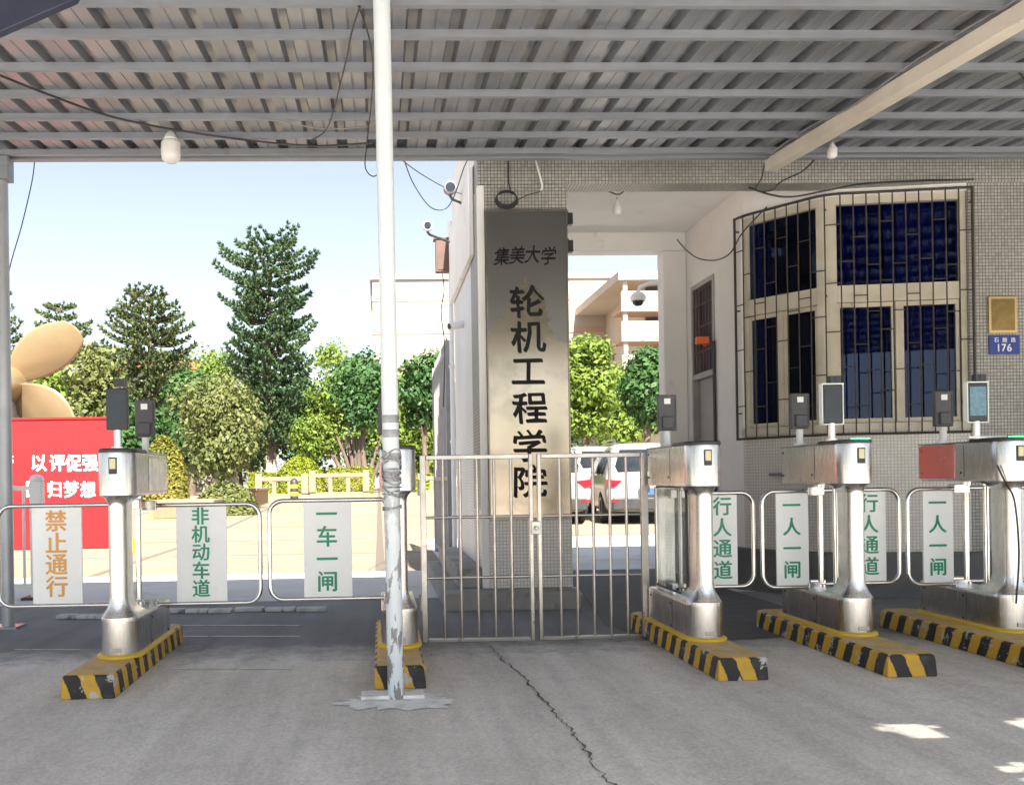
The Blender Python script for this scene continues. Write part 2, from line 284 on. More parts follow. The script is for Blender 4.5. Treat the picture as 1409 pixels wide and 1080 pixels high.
# ------------------------------------------------------------------ mesh building
class MB:
    def __init__(s): s.v = []; s.f = []; s.uv = {}
    def add(s, vs, fs, uvs=None):
        b = len(s.v); s.v += [Vector(v) for v in vs]
        for k, f in enumerate(fs):
            if uvs: s.uv[len(s.f)] = uvs[k]
            s.f.append([i + b for i in f])
        return s
    def box(s, x0, x1, y0, y1, z0, z1, m=None):
        vs = [Vector((x, y, z)) for z in (z0, z1) for y in (y0, y1) for x in (x0, x1)]
        if m: vs = [m @ v for v in vs]
        return s.add(vs, [(0, 2, 3, 1), (4, 5, 7, 6), (0, 1, 5, 4), (2, 6, 7, 3), (0, 4, 6, 2), (1, 3, 7, 5)])
    def tube(s, pts, r, n=8, closed=False, cap=True):
        pts = [Vector(p) for p in pts]; N = len(pts); rs = r if isinstance(r, (list, tuple)) else [r] * N
        rings = []; ref = None
        for i, p in enumerate(pts):
            if closed: d = pts[(i + 1) % N] - pts[i - 1]
            else: d = pts[min(i + 1, N - 1)] - pts[max(i - 1, 0)]
            d.normalize()
            if ref is None:
                ref = Vector((0, 0, 1)) if abs(d.z) < .9 else Vector((0, 1, 0))
            u = d.cross(ref).normalized(); ref = u.cross(d).normalized()
            rings.append([p + (u * math.cos(a) + ref * math.sin(a)) * rs[i] for a in [2 * math.pi * k / n for k in range(n)]])
        b = 0; fs = []
        for i in range(N if closed else N - 1):
            j = (i + 1) % N
            for k in range(n): fs.append((i * n + k, i * n + (k + 1) % n, j * n + (k + 1) % n, j * n + k))
        if cap and not closed: fs += [tuple(range(n))[::-1], tuple((N - 1) * n + k for k in range(n))]
        return s.add([v for r_ in rings for v in r_], fs)
    def rings(s, rings, cap=True):
        n = len(rings[0]); fs = []
        for i in range(len(rings) - 1):
            for k in range(n): fs.append((i * n + k, i * n + (k + 1) % n, (i + 1) * n + (k + 1) % n, (i + 1) * n + k))
        if cap: fs += [tuple(range(n))[::-1], tuple((len(rings) - 1) * n + k for k in range(n))]
        return s.add([v for r in rings for v in r], fs)
    def lathe(s, prof, c=(0, 0, 0), n=20, axis='Z'):
        rr = []
        for r, h in prof:
            ring = []
            for k in range(n):
                a = 2 * math.pi * k / n; x, y = r * math.cos(a), r * math.sin(a)
                q = {'Z': (x, y, h), 'Y': (x, h, -y), 'X': (h, x, y)}[axis]
                ring.append(Vector(q) + Vector(c))
            rr.append(ring)
        return s.rings(rr)
    def prism(s, poly, y0, y1):           # poly in x,z
        n = len(poly); vs = [(x, y0, z) for x, z in poly] + [(x, y1, z) for x, z in poly]
        return s.add(vs, [tuple(range(n)), tuple(range(2 * n - 1, n - 1, -1))] + [(i, n + i, n + (i + 1) % n, (i + 1) % n) for i in range(n)])
    def build(s, name, m, parent=None, off=None, smooth=40, bevel=0, seg=2):
        me = bpy.data.meshes.new(name)
        o = Vector(off) if off is not None else Vector((0, 0, 0))
        me.from_pydata([tuple(v - o) for v in s.v], [], s.f)
        uvl = me.uv_layers.new(name='UVMap'); me.update()
        for p in me.polygons:
            if p.index in s.uv:
                for li, q in zip(p.loop_indices, s.uv[p.index]): uvl.data[li].uv = q
                continue
            nx, ny, nz = (abs(c) for c in p.normal)
            for li in p.loop_indices:
                v = me.vertices[me.loops[li].vertex_index].co
                uvl.data[li].uv = (v.x, v.y) if nz >= nx and nz >= ny else ((v.y, v.z) if nx > ny else (v.x, v.z))
        if not s.uv or True:
            import bmesh
            bm = bmesh.new(); bm.from_mesh(me); bmesh.ops.recalc_face_normals(bm, faces=bm.faces); bm.to_mesh(me); bm.free()
        me.materials.append(m)
        if smooth:
            me.polygons.foreach_set('use_smooth', [True] * len(me.polygons)); me.set_sharp_from_angle(angle=R(smooth))
        ob = bpy.data.objects.new(name, me); COL.objects.link(ob)
        if parent is not None: ob.parent = parent
        if bevel:
            b = ob.modifiers.new('bevel', 'BEVEL'); b.width = bevel; b.segments = seg; b.limit_method = 'ANGLE'; b.angle_limit = R(40); b.harden_normals = True
        return ob
def tag(o, label, cat, group=None, kind=None):
    if label: o['label'] = label
    if cat: o['category'] = cat
    if group: o['group'] = group
    if kind: o['kind'] = kind
    return o
def thing(name, label, cat, loc=(0, 0, 0), rotz=0, group=None):
    o = bpy.data.objects.new(name, None); COL.objects.link(o); o.location = loc; o.rotation_euler = (0, 0, rotz)
    o.empty_display_size = .1
    return tag(o, label, cat, group)
def struct(mb, name, m): 
    o = mb.build(name, m); o['kind'] = 'structure'; return o
def single(mb, name, m, base, label, cat, group=None, **k):     # one-mesh thing built in world coordinates
    o = mb.build(name, m, None, base, **k); o.location = base; return tag(o, label, cat, group)
def copy_tree(o, parent=None):
    c = o.copy(); COL.objects.link(c)
    if parent is not None: c.parent = parent
    for ch in list(o.children): copy_tree(ch, c)
    return c
def arc_rect(x0, x1, z0, z1, r, n=6, y=0.0):      # rounded rectangle path
    out = []
    for cx, cz, a0 in ((x1 - r, z1 - r, 0), (x0 + r, z1 - r, 90), (x0 + r, z0 + r, 180), (x1 - r, z0 + r, 270)):
        for k in range(n + 1):
            a = R(a0 + 90 * k / n); out.append(Vector((cx + r * math.cos(a), y, cz + r * math.sin(a))))
    return out
def bez(a, b, sag, n=14, side=0):
    a, b = Vector(a), Vector(b); out = []
    for i in range(n + 1):
        t = i / n; p = a.lerp(b, t); k = 4 * t * (1 - t); p.z -= sag * k; p.x += side * k; out.append(p)
    return out
def smooth_path(pts, n=6):
    pts = [Vector(p) for p in pts]; out = []
    for i in range(len(pts) - 1):
        p0, p1, p2, p3 = pts[max(i - 1, 0)], pts[i], pts[i + 1], pts[min(i + 2, len(pts) - 1)]
        for k in range(n):
            t = k / n
            out.append(.5 * ((2 * p1) + (p2 - p0) * t + (2 * p0 - 5 * p1 + 4 * p2 - p3) * t * t + (3 * p1 - p0 - 3 * p2 + p3) * t ** 3))
    out.append(pts[-1]); return out

# lettering: glyph outlines of the built-in font, as thin solid letters facing -Y
GL = {}
def glyph(ch, bold):
    if (ch, bold) in GL: return GL[(ch, bold)]
    cu = bpy.data.curves.new('glyph', 'FONT'); cu.body = ch; cu.size = 1; cu.extrude = .012; cu.offset = bold; cu.resolution_u = 4
    ob = bpy.data.objects.new('glyph', cu); COL.objects.link(ob)
    dg = bpy.context.evaluated_depsgraph_get(); me = bpy.data.meshes.new_from_object(ob.evaluated_get(dg))
    vs = [v.co.copy() for v in me.vertices]; fs = [tuple(p.vertices) for p in me.polygons]
    bpy.data.objects.remove(ob); bpy.data.curves.remove(cu); bpy.data.meshes.remove(me)
    xs = [v.x for v in vs]; ys = [v.y for v in vs]
    c = ((min(xs) + max(xs)) / 2, (min(ys) + max(ys)) / 2, max(xs) - min(xs), max(ys) - min(ys))
    GL[(ch, bold)] = (vs, fs, c); return GL[(ch, bold)]
def letter(mb, ch, x, y, z, size, sx=1, bold=.018, slant=0, wob=None, nib=None):
    vs, fs, c = glyph(ch, 0); k = size
    for q, (bx, bz) in enumerate(((bold, 0), (-bold, 0), (0, bold * .7), (0, -bold * .7)) if bold and not nib else [(nib[0] * q_, nib[1] * q_) for q_ in (-1, -.5, 0, .5, 1)] if nib else ((0, 0),)):
      out = []
      for v in vs:
        u, w = (v.x - c[0] + bx) * k * sx, (v.y - c[1] + bz) * k
        if wob: u += wob * size * math.sin(9 * v.y + 5 * v.x); w += wob * size * (math.sin(7 * v.x + 3) + .8 * (v.x - c[0]) ** 2)
        out.append((x + u + slant * w, y - .0012 - q * .0003 + v.z * .08, z + w))
      mb.add(out, fs)

# ------------------------------------------------------------------ ground
g = MB(); xs = [-260, -60, -20, 0, 20, 60, 260]; ys = [-80, 0, 10, 16, 20, 26, 32, 36, 43.1, 60, 120, 400]
for i in range(len(xs) - 1):
    for j in range(len(ys) - 1):
        g.add([(xs[i], ys[j], gz(ys[j])), (xs[i + 1], ys[j], gz(ys[j])), (xs[i + 1], ys[j + 1], gz(ys[j + 1])), (xs[i], ys[j + 1], gz(ys[j + 1]))], [(0, 1, 2, 3)])
struct(g, 'ground', PLAZA)
a = MB(); a.add([(-60, -1.5, .004), (60, -1.5, .004), (60, 7.72, .004), (-60, 7.72, .004)], [(0, 1, 2, 3)])
struct(a, 'road_apron', APRON)
a = MB(); a.add([(-60, -40, .006), (60, -40, .006), (60, -1.52, .006), (-60, -1.52, .006)], [(0, 1, 2, 3)])
struct(a, 'street', mat('street_concrete', (.50, .495, .485), (.42, .415, .41), .85, 0, .8, bump=.1, bscale=30))
PAVE = mat('rear_concrete', (.62, .61, .59), (.52, .515, .50), .85, 0, 1.2, spots=((.4, .39, .375), 1.7, .55, .72), bump=.1, bscale=20)
a = MB(); a.add([(-60, 7.73, .005), (60, 7.73, .005), (60, 10.1, .005), (-60, 10.1, .005)], [(0, 1, 2, 3)])
a.add([(.75, 10.1, .005), (9, 10.1, .005), (9, 15.6, .005), (.75, 15.6, .005)], [(0, 1, 2, 3)])
struct(a, 'rear_pavement', PAVE)
# crack running from the gate towards the camera
cp = [G(676, 888, .008), G(690, 905, .008), G(712, 922, .008), G(735, 948, .008), G(758, 975, .008), G(782, 1000, .008), G(800, 1022, .008), G(818, 1050, .008), G(845, 1082, .008), G(868, 1120, .008)]
cp = smooth_path(cp, 9); ck = MB(); vs = []
for i, p in enumerate(cp):
    w = .002 + .006 * random.random() ** 2; j = (random.random() - .5) * .028
    vs += [(p.x - w + j, p.y, .008), (p.x + w + j, p.y, .008)]
ck.add(vs, [(2 * i, 2 * i + 1, 2 * i + 3, 2 * i + 2) for i in range(len(cp) - 1)]); struct(ck, 'ground_crack', CRACK)
# lane markings between the left turnstiles
mk = MB()
def flat(mb, px0, px1, py, th, z=.008):
    a_, b_ = G(px0, py, z), G(px1, py, z); n = 14; vs = []
    for i in range(n + 1):
        p = a_.lerp(b_, i / n); t_ = th * (.8 + .4 * random.random()); vs += [(p.x, p.y - t_, z), (p.x, p.y + t_, z)]
    mb.add(vs, [(2 * i, 2 * i + 2, 2 * i + 3, 2 * i + 1) for i in range(n)])
for q in ((243, 412, 860, .012), (243, 412, 875, .014), (235, 410, 919, .010), (20, 110, 893, .008), (430, 520, 905, .008)): flat(mk, *q)
struct(mk, 'lane_marking', MARK)
def blob_sheet(c, rx, ry, z, n=40, rough=.35):
    m = MB(); vs = []
    for k in range(n):
        a_ = 2 * math.pi * k / n; q = 1 + rough * (random.random() - .5) * 2; vs.append((c.x + rx * math.cos(a_) * q, c.y + ry * math.sin(a_) * q, z))
    m.add(vs, [tuple(range(n))]); return m
CEM = mat('spilled_cement', (.88, .87, .85), (.78, .77, .75), .9, 0, 14, spots=((.6, .59, .57), 10, .5, .62))
struct(blob_sheet(G(545, 966), .26, .16, .008), 'cement_patch', CEM)
# low white kerb strip across the lane behind the barriers
for (x0, x1, y) in ((76, 158, 853), (222, 318, 845), (322, 450, 843)):
    a_, b_ = G(x0, y), G(x1, y); m = MB(); n_ = 3
    for i in range(n_):
        p, q = a_.lerp(b_, i / n_), a_.lerp(b_, (i + .96) / n_); m.box(p.x, q.x, p.y, p.y + .1, 0.004, .035)
    single(m, 'speed_bump', mat('worn_rubber_white', (.62, .62, .6), (.4, .4, .39), .7, 0, 9, spots=((.12, .12, .12), 7, .62, .7)), tuple(a_.lerp(b_, .5)),
           {76: 'short low white strip on the ground behind the leftmost turnstile', 222: 'low white strip on the ground beyond the left cycle lane barrier', 322: 'low white strip on the ground beyond the one vehicle barrier sign'}[x0], 'speed bump', 'white strips across the lane', bevel=.01)

# ------------------------------------------------------------------ canopy
RS = .085
def roof_z(Y): return 3.35 - RS * (6.6 - Y)          # underside of the purlins
can = thing('canopy_roof', 'grey corrugated metal canopy roof with steel purlins over the gateway', 'canopy', (0, 3, 0))
OFF = Vector((0, 3, 0))
PZ = .04
holes = []
for (px, py, w_, l_) in ((1250, 1003, .24, .12), (1418, 995, .2, .08), (1405, 1058, .26, .12)):
    p = G(px, py); h = 3.0; t_ = (roof_z(.6) + .1) / sdir.z; q = p + sdir * t_
    for k in range(max(1, int(l_ / .02))): holes.append((q.x, q.y + (k - l_ / .04) * .03, w_ * (1 - .5 * abs(k * .04 / l_ - .9)), .009))
sh = MB(); pitch = .21; X0, X1 = -9.0, 9.6
def sheet_profile(x): return [(x, 0), (x + .060, 0), (x + .063, .004), (x + .069, .004), (x + .072, 0), (x + .132, 0), (x + .147, .045), (x + .192, .045), (x + .207, 0)]
prof = []; x = X0
while x < X1: prof += sheet_profile(x); x += pitch
yst = sorted(set([.4, 6.68] + [round(v, 3) for h_ in holes for v in (h_[1] - h_[3] / 2, h_[1] + h_[3] / 2)]))
for j in range(len(yst) - 1):
    y0, y1 = yst[j], yst[j + 1]; ym = (y0 + y1) / 2
    for i in range(len(prof) - 1):
        xm = (prof[i][0] + prof[i + 1][0]) / 2
        if any(abs(xm - h_[0]) < h_[2] / 2 and abs(ym - h_[1]) < h_[3] / 2 for h_ in holes): continue
        za, zb = roof_z(y0) + PZ + .002, roof_z(y1) + PZ + .002
        (xa, ha), (xb, hb) = prof[i], prof[i + 1]
        sh.add([(xa, y0, za + ha), (xb, y0, za + hb), (xb, y1, zb + hb), (xa, y1, zb + ha)], [(0, 1, 2, 3)])
sheet = sh.build('roof_sheet', GALV, can, OFF, smooth=0)
sm = sheet.modifiers.new('thickness', 'SOLIDIFY'); sm.thickness = .0012; sm.offset = 1
ypur = [6.52, 6.13, 5.73, 5.31, 4.89, 4.46] + [4.10 - .395 * i for i in range(10)]
for Y in ypur:
    m = MB(); z = roof_z(Y); m.box(X0, X1, Y - .022, Y - .019, z, z + PZ); m.box(X0, X1, Y - .0188, Y + .01, z, z + .003); m.box(X0, X1, Y - .0188, Y + .01, z + PZ - .003, z + PZ)
    m.build('purlin', PURLIN, can, OFF)
m = MB(); m.box(X0, X1, 6.6, 6.66, roof_z(6.6) - .005, roof_z(6.6) + .11); m.build('edge_beam', PURLIN, can, OFF, bevel=.004)
m = MB(); m.box(.55, X1, 6.69, 7.195, 3.56, 3.575); m.box(.55, X1, 6.682, 6.689, 3.40, 3.575); m.build('hidden_sun_screen', PURLIN, can, OFF)  # unseen strips added to keep direct sun off the frieze and sign
pa, pb = P(1060, 228, 6.70), P(1440, 2, 3.90)
dv = (pb - pa); dv.normalize(); pe = pa + dv * 6.5
m = MB(); u = Vector((0, 0, 1)).cross(dv).normalized() * .045; up = Vector((0, 0, .045))
m.rings([[p + u + up, p - u + up, p - u - up, p + u - up] for p in (pa, pe)]); m.build('tie_beam', CREAM, can, OFF, bevel=.006)
# dark gusset plate of the front bay, top left
c1_, c2_, c3_ = P(-60, -60, 3.4), P(112, -8, 3.4), P(-30, 62, 3.4)
m = MB(); m.prism([(c1_.x, c1_.z), (c2_.x, c2_.z), (c2_.x - .02, c2_.z - .03), (c3_.x, c3_.z)], 3.38, 3.42)
m.build('corner_gusset', mat('dark_blue_steel', (.02, .025, .05), (.03, .035, .06), .5), can, OFF, bevel=.004)

# white leaning post with chipped paint
pt = thing('canopy_post', 'leaning white steel post with chipped paint and wires wound round it', 'post', tuple(G(545, 962)))
b0 = G(545, 962); b1 = P(525, 0, 3.99); b2 = b0 + (b1 - b0) * (3.22 / b1.z)
m = MB(); rs_ = []; N = 26
path = [b0.lerp(b2, i / N) for i in range(N + 1)]
m.tube(path, .0375, 24); m.build('pole', POLE_P, pt, b0)
m = MB(); m.box(b0.x - .16, b0.x + .13, b0.y - .02, b0.y + .1, .004, .022); m.build('base_plate', CEM, pt, b0, bevel=.004)
m = MB()
for zc, n_, amp in ((.98, 7, .03), (1.06, 6, .05), (.93, 3, .03)):
    for k in range(n_):
        t0 = random.random() * 6.28; zz = zc + (random.random() - .5) * .1; tilt = (random.random() - .5) * 2 * amp
        c = b0.lerp(b2, zz / b2.z); m.tube([c + Vector((.043 * math.cos(a_), .043 * math.sin(a_), tilt * math.cos(a_ + t0))) for a_ in [2 * math.pi * i / 20 for i in range(20)]], .0035, 5, closed=True)
m.build('wire_wrap', mat('grey_wire', (.12, .12, .13), (.5, .5, .5), .4, 0, 60), pt, b0)
for z0, z1 in ((1.00, 1.05), (1.20, 1.235), (1.265, 1.30), (1.10, 1.13)):
    m = MB(); c0, c1 = b0.lerp(b2, z0 / b2.z), b0.lerp(b2, z1 / b2.z); m.tube([c0, c1], .0386, 24, cap=False)
    m.build('tape_band', mat('grey_tape', (.16, .17, .18), (.36, .37, .38), .4, 0, 18), pt, b0)
# left rear post
lp = P(7, 560, 6.56).x; post = thing('steel_post', 'grey steel canopy post at the left edge beside the white railing', 'post', (lp, 6.56, 0))
m = MB(); m.tube([(lp, 6.56, 0), (lp, 6.56, roof_z(6.56))], .043, 20); m.build('pole', mat('post_zinc', (.44, .46, .48), (.36, .38, .4), .4, .5, 4), post, (lp, 6.56, 0))
m = MB(); m.box(lp - .075, lp + .075, 6.48, 6.5985, roof_z(6.5) - .17, roof_z(6.5) - .006); m.build('head_bracket', PURLIN, post, (lp, 6.56, 0), bevel=.008)
m = MB(); m.box(lp - .09, lp + .09, 6.47, 6.65, .004, .02); m.build('base_plate', STEEL_D, post, (lp, 6.56, 0))

# ------------------------------------------------------------------ gatehouse
YF, YR = 7.2, 9.6
gh = thing('gatehouse', 'tiled gatehouse with curved barred window beside a covered passage', 'gatehouse', (2.6, 8.4, 0)); GO = Vector((2.6, 8.4, 0))
PXL, PXR = .82, 1.535
m = MB(); m.box(PXL, PXR, YF, YF + .62, .76, 3.345); m.build('front_pillar', TILE, gh, GO)
m = MB(); m.box(PXL, PXR, YF, YF + .62, .14, .759); m.build('pillar_base', TILE_L, gh, GO)
m = MB(); m.box(PXL + .003, PXL + .24, YF + .623, YR, .14, 3.345); m.build('side_wall', TILE_W, gh, GO)
m = MB(); m.box(PXL - .006, PXL + .05, YF - .006, YF + .05, .14, 3.34); m.build('corner_trim', PLASTER, gh, GO, bevel=.004)
m = MB(); m.box(PXL - .045, PXL - .001, YF + .3, YR - .05, 2.86, 3.6); m.build('side_beam', PLASTER, gh, GO, bevel=.01)
m = MB(); m.box(PXL, 9, YF - .004, YF + .2, 3.35, 3.9); m.build('frieze', TILE, gh, GO)
m = MB(); m.box(PXL, 9, YF + .2, YR, 3.6, 3.9); m.box(PXL, 9, YF, 9.7, 3.901, 4.15); m.build('upper_block', PLASTER, gh, GO)
m = MB(); m.box(PXR, 9, YF + .203, YR - .203, 3.56, 3.598); m.build('soffit', PLASTER, gh, GO)
rz = P(840, 352, YR).z
xcol = P(906, 500, YR).x
m = MB(); m.box(PXL + .25, 3.25, YR - .2, YR, rz, 3.597); m.build('rear_beam', PLASTER, gh, GO, bevel=.008)
m = MB(); m.box(xcol, 3.25, YR - .2, YR - .002, 0, rz - .002); m.build('rear_pier', PLASTER, gh, GO, bevel=.012)
# plinth and step
m = MB(); m.box(P(613, 830, 6.9).x, P(800, 830, 6.9).x, 6.9, YR + .2, 0, .137); m.build('plinth', CONC, gh, GO, bevel=.012)
m = MB(); m.box(PXL - .2, PXL - .002, YF + .05, YR, .138, .3); m.build('side_step', CONC, gh, GO, bevel=.012)
# plan path of the right hand wall: along the passage, round the bend, then straight
CXW, CYW, RX, RY = 4.45, 8.25, 1.2, 1.05
raw = [(3.25, YR), (3.25, 8.35), (3.253, 8.22), (3.262, 8.10), (3.285, 7.99), (3.32, 7.92), (3.665, 7.455), (3.70, 7.415), (3.75, 7.385), (3.81, 7.365), (4.80, 7.212), (4.86, 7.204), (4.93, YF), (9.0, YF)]
cum = [0]
for i in range(1, len(raw)): cum.append(cum[-1] + math.dist(raw[i], raw[i - 1]))
def W_at(s, off=0.0):
    i = max(1, min(len(raw) - 1, next((k for k in range(1, len(cum)) if cum[k] >= s), len(cum) - 1)))
    t = (s - cum[i - 1]) / (cum[i] - cum[i - 1]); a_, b_ = raw[i - 1], raw[i]
    tx, ty = (b_[0] - a_[0]), (b_[1] - a_[1]); l = math.hypot(tx, ty); tx /= l; ty /= l
    # outward normal (towards passage / camera)
    nx, ny = ty, -tx
    return Vector((a_[0] + (b_[0] - a_[0]) * t + nx * off, a_[1] + (b_[1] - a_[1]) * t + ny * off, 0)), Vector((tx, ty, 0))
def s_of(cond):
    s = 0
    while s < cum[-1]:
        if cond(W_at(s)[0]): return s
        s += .01
    return s
def strip(mb, s0, s1, z0, z1, o_in, o_out, step=.05):
    ss = [s0 + (s1 - s0) * i / max(1, round((s1 - s0) / step)) for i in range(max(1, round((s1 - s0) / step)) + 1)]
    A = [W_at(s, o_out)[0] for s in ss]; B = [W_at(s, o_in)[0] for s in ss]
    for i in range(len(ss) - 1):
        u0, u1 = ss[i], ss[i + 1]; p, q, r_, w = A[i], A[i + 1], B[i], B[i + 1]
        def V(v, z): return (v.x, v.y, z)
        mb.add([V(p, z0), V(q, z0), V(q, z1), V(p, z1)], [(0, 1, 2, 3)], [[(u0, z0), (u1, z0), (u1, z1), (u0, z1)]])
        mb.add([V(r_, z0), V(w, z0), V(w, z1), V(r_, z1)], [(3, 2, 1, 0)], [[(u0, z1), (u1, z1), (u1, z0), (u0, z0)]])
        mb.add([V(p, z1), V(q, z1), V(w, z1), V(r_, z1)], [(0, 1, 2, 3)], [[(u0, 0), (u1, 0), (u1, .1), (u0, .1)]])
        mb.add([V(p, z0), V(q, z0), V(w, z0), V(r_, z0)], [(3, 2, 1, 0)], [[(u0, 0), (u1, 0), (u1, .1), (u0, .1)]])
    for v, w, u in ((A[0], B[0], ss[0]), (A[-1], B[-1], ss[-1])):
        mb.add([(v.x, v.y, z0), (w.x, w.y, z0), (w.x, w.y, z1), (v.x, v.y, z1)], [(0, 1, 2, 3)], [[(u, z0), (u + .1, z0), (u + .1, z1), (u, z1)]])
sw0 = s_of(lambda p: p.y <= 8.05); sw1 = s_of(lambda p: p.x >= 4.80); ZS, ZT = 1.36, 3.29
sd0, sd1 = s_of(lambda p: p.y <= 9.25), s_of(lambda p: p.y <= 8.62)
m = MB(); strip(m, 0, sd0, .002, 3.595, -.14, 0); strip(m, sd1, sw0, .36, 3.595, -.14, 0); strip(m, sd0, sd1, 2.95, 3.595, -.14, 0)
m.build('passage_wall', PLASTER, gh, GO)
m = MB(); strip(m, sw0, sw1, ZT, 3.595, -.14, 0); m.build('window_head', PLASTER, gh, GO)
m = MB(); strip(m, sw0, sw1, .36, ZS, -.14, 0); m.build('window_apron', TILE_L, gh, GO)
m = MB(); strip(m, sw1, cum[-1], .36, 3.349, -.14, 0); m.build('front_wall', TILE, gh, GO)
m = MB(); strip(m, sd1 + .01, cum[-1], 0.002, .36, -.14, .16); m.build('base_course', DADO, gh, GO, bevel=.01)
m = MB(); m.box(8.9, 9.0, YF + .2, YR, 0, 3.59); m.box(3.41, 8.9, YR - .15, YR, 0, 3.59); m.box(3.4, 8.9, 7.4, YR - .16, 1.0, 1.02); m.build('room_shell', mat('dim_room_wall', (.2, .22, .26), (.15, .17, .2), .9), gh, GO)
# passage floor
fl = MB(); p0, p1, p2 = G(795, 808, .008), G(832, 858, .008), G(905, 885, .008)
fl.add([(p0.x, p0.y, .008), (p1.x, p1.y, .008), (p2.x, p2.y, .008), (3.06, 5.6, .008), (3.06, 7.4, .008), (3.06, 9.8, .008), (1.56, 9.8, .008)], [(0, 1, 2, 3, 4, 5, 6)])
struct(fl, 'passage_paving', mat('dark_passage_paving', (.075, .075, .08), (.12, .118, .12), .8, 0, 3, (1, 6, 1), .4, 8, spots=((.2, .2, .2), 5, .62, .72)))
# door with barred upper light in the passage wall
dz = 2.95
m = MB(); strip(m, sd0 + .04, sd1 - .04, .01, 1.98, -.09, -.05, 1); door = m.build('door', DOORG, gh, GO, bevel=.004)
m = MB()
for a_, b_ in ((sd0 + .001, sd0 + .04), (sd1 - .04, sd1 - .001)): strip(m, a_, b_, .01, dz - .002, -.1, .012, 1)
strip(m, sd0 + .041, sd1 - .041, 1.985, 2.04, -.1, .012, 1); strip(m, sd0 + .041, sd1 - .041, dz - .05, dz - .002, -.1, .012, 1)
m.build('door_frame', DOORG, door, GO)
m = MB()
for i in range(7):
    s = sd0 + .06 + (sd1 - sd0 - .12) * i / 6; p = W_at(s, .0)[0]; m.tube([(p.x, p.y, 2.04), (p.x, p.y, dz - .05)], .008, 6)
for k, z in enumerate((2.25, 2.5, 2.72)):
    a_, b_ = W_at(sd0 + .06, 0)[0], W_at(sd1 - .06, 0)[0]; m.tube([(a_.x, a_.y, z), (b_.x, b_.y, z)], .007, 6)
m.build('door_grille', MAROON, door, GO)
m = MB(); strip(m, sd0 + .041, sd1 - .041, 2.041, dz - .051, -.08, -.075, 1); m.build('door_light', DKWIN, door, GO)
p = W_at(sd1 - .1, -.03)[0]; m = MB(); m.tube([(p.x - .04, p.y, 1.02), (p.x - .04, p.y, 1.16)], .01, 8); m.box(p.x - .04, p.x + .02, p.y - .01, p.y + .01, 1.03, 1.05); m.build('door_handle', STEEL_D, door, GO)

# window: frame, panes, grille, all following the bend
wroot_m = MB()
sm0, sm1 = s_of(lambda p: p.x >= 3.66), s_of(lambda p: p.x >= 3.80)        # the wide mullion
ZM0, ZM1 = 2.42, 2.56
def bar_z(mb, s0, s1, z0, z1, d0=-.1, d1=-.02): strip(mb, s0, s1, z0, z1, d0, d1, .06)
bar_z(wroot_m, sw0 + .001, sw1 - .001, ZS + .001, ZS + .06, -.1, .015); bar_z(wroot_m, sw0 + .001, sw1 - .001, ZT - .06, ZT - .001)
for a_, b_ in ((sw0 + .001, sw0 + .045), (sm0, sm1), (sw1 - .045, sw1 - .001)): bar_z(wroot_m, a_, b_, ZS + .061, ZT - .061)
for a_, b_ in ((sw0 + .046, sm0 - .001), (sm1 + .001, sw1 - .046)): bar_z(wroot_m, a_, b_, ZM0, ZM1)
win = wroot_m.build('window', FRAME, gh, GO, bevel=.004)
mids = []
for (a_, b_) in ((sw0 + .046, sm0 - .001), (sm1 + .001, sw1 - .046)):
    mid = (a_ + b_) / 2; mids.append((a_, mid, b_))
    for lo, hi in ((a_ + .005, mid - .022), (mid + .022, b_ - .005)):
        m = MB(); z0, z1 = ZS + .066, ZM0 - .004
        bar_z(m, lo, lo + .026, z0, z1, -.085, -.045); bar_z(m, hi - .026, hi, z0, z1, -.085, -.045)
        bar_z(m, lo + .027, hi - .027, z0, z0 + .035, -.085, -.045); bar_z(m, lo + .027, hi - .027, z1 - .035, z1, -.085, -.045)
        m.build('sash', FRAME, win, GO, bevel=.003)
        m = MB(); bar_z(m, lo + .025, hi - .025, z0 + .034, z1 - .034, -.064, -.06); m.build('pane', PANE, win, GO)
    m = MB(); bar_z(m, mid - .02, mid + .02, ZS + .066, ZM0 - .004, -.085, -.03); m.build('mullion', FRAME, win, GO)
    m = MB(); bar_z(m, a_ + .004, b_ - .004, ZM1 + .004, ZT - .064, -.064, -.06); m.build('pane', PANE, win, GO)
gm = MB(); og = .045; nb = 19; sbars = [sw0 - .02 + (sw1 + .02 - sw0 + .02) * i / nb for i in range(nb + 1)]
def gp(s, z, o=og): 
    p = W_at(s, o)[0]; return Vector((p.x, p.y, z))
for i, s in enumerate(sbars):
    e = .005 * math.sin(i * 2.3); gm.tube([gp(s, ZS - .04), gp(s, 2.2, og + e), gp(s, ZT + .02)], .0062 if i not in (0, nb) else .012, 6)
for z in (ZS - .03, ZT + .01):
    gm.tube([gp(sbars[0] + (sbars[-1] - sbars[0]) * i / 40, z) for i in range(41)], .011, 6)
for i in range(nb):
    for z in ((1.62, 2.12, 2.52, 3.0) if i % 2 == 0 else (1.86, 2.34, 2.72)):
        zz = z + .06 * math.sin(i * 1.7); gm.tube([gp(sbars[i], zz), gp((sbars[i] + sbars[i + 1]) / 2, zz), gp(sbars[i + 1], zz)], .005, 6)
for s in (sbars[0], sbars[-1], (sm0 + sm1) / 2):
    for z in (ZS + .2, 2.48, ZT - .1): gm.tube([gp(s, z), gp(s, z, -.02)], .007, 6)
gm.build('grille', IRON, win, GO)
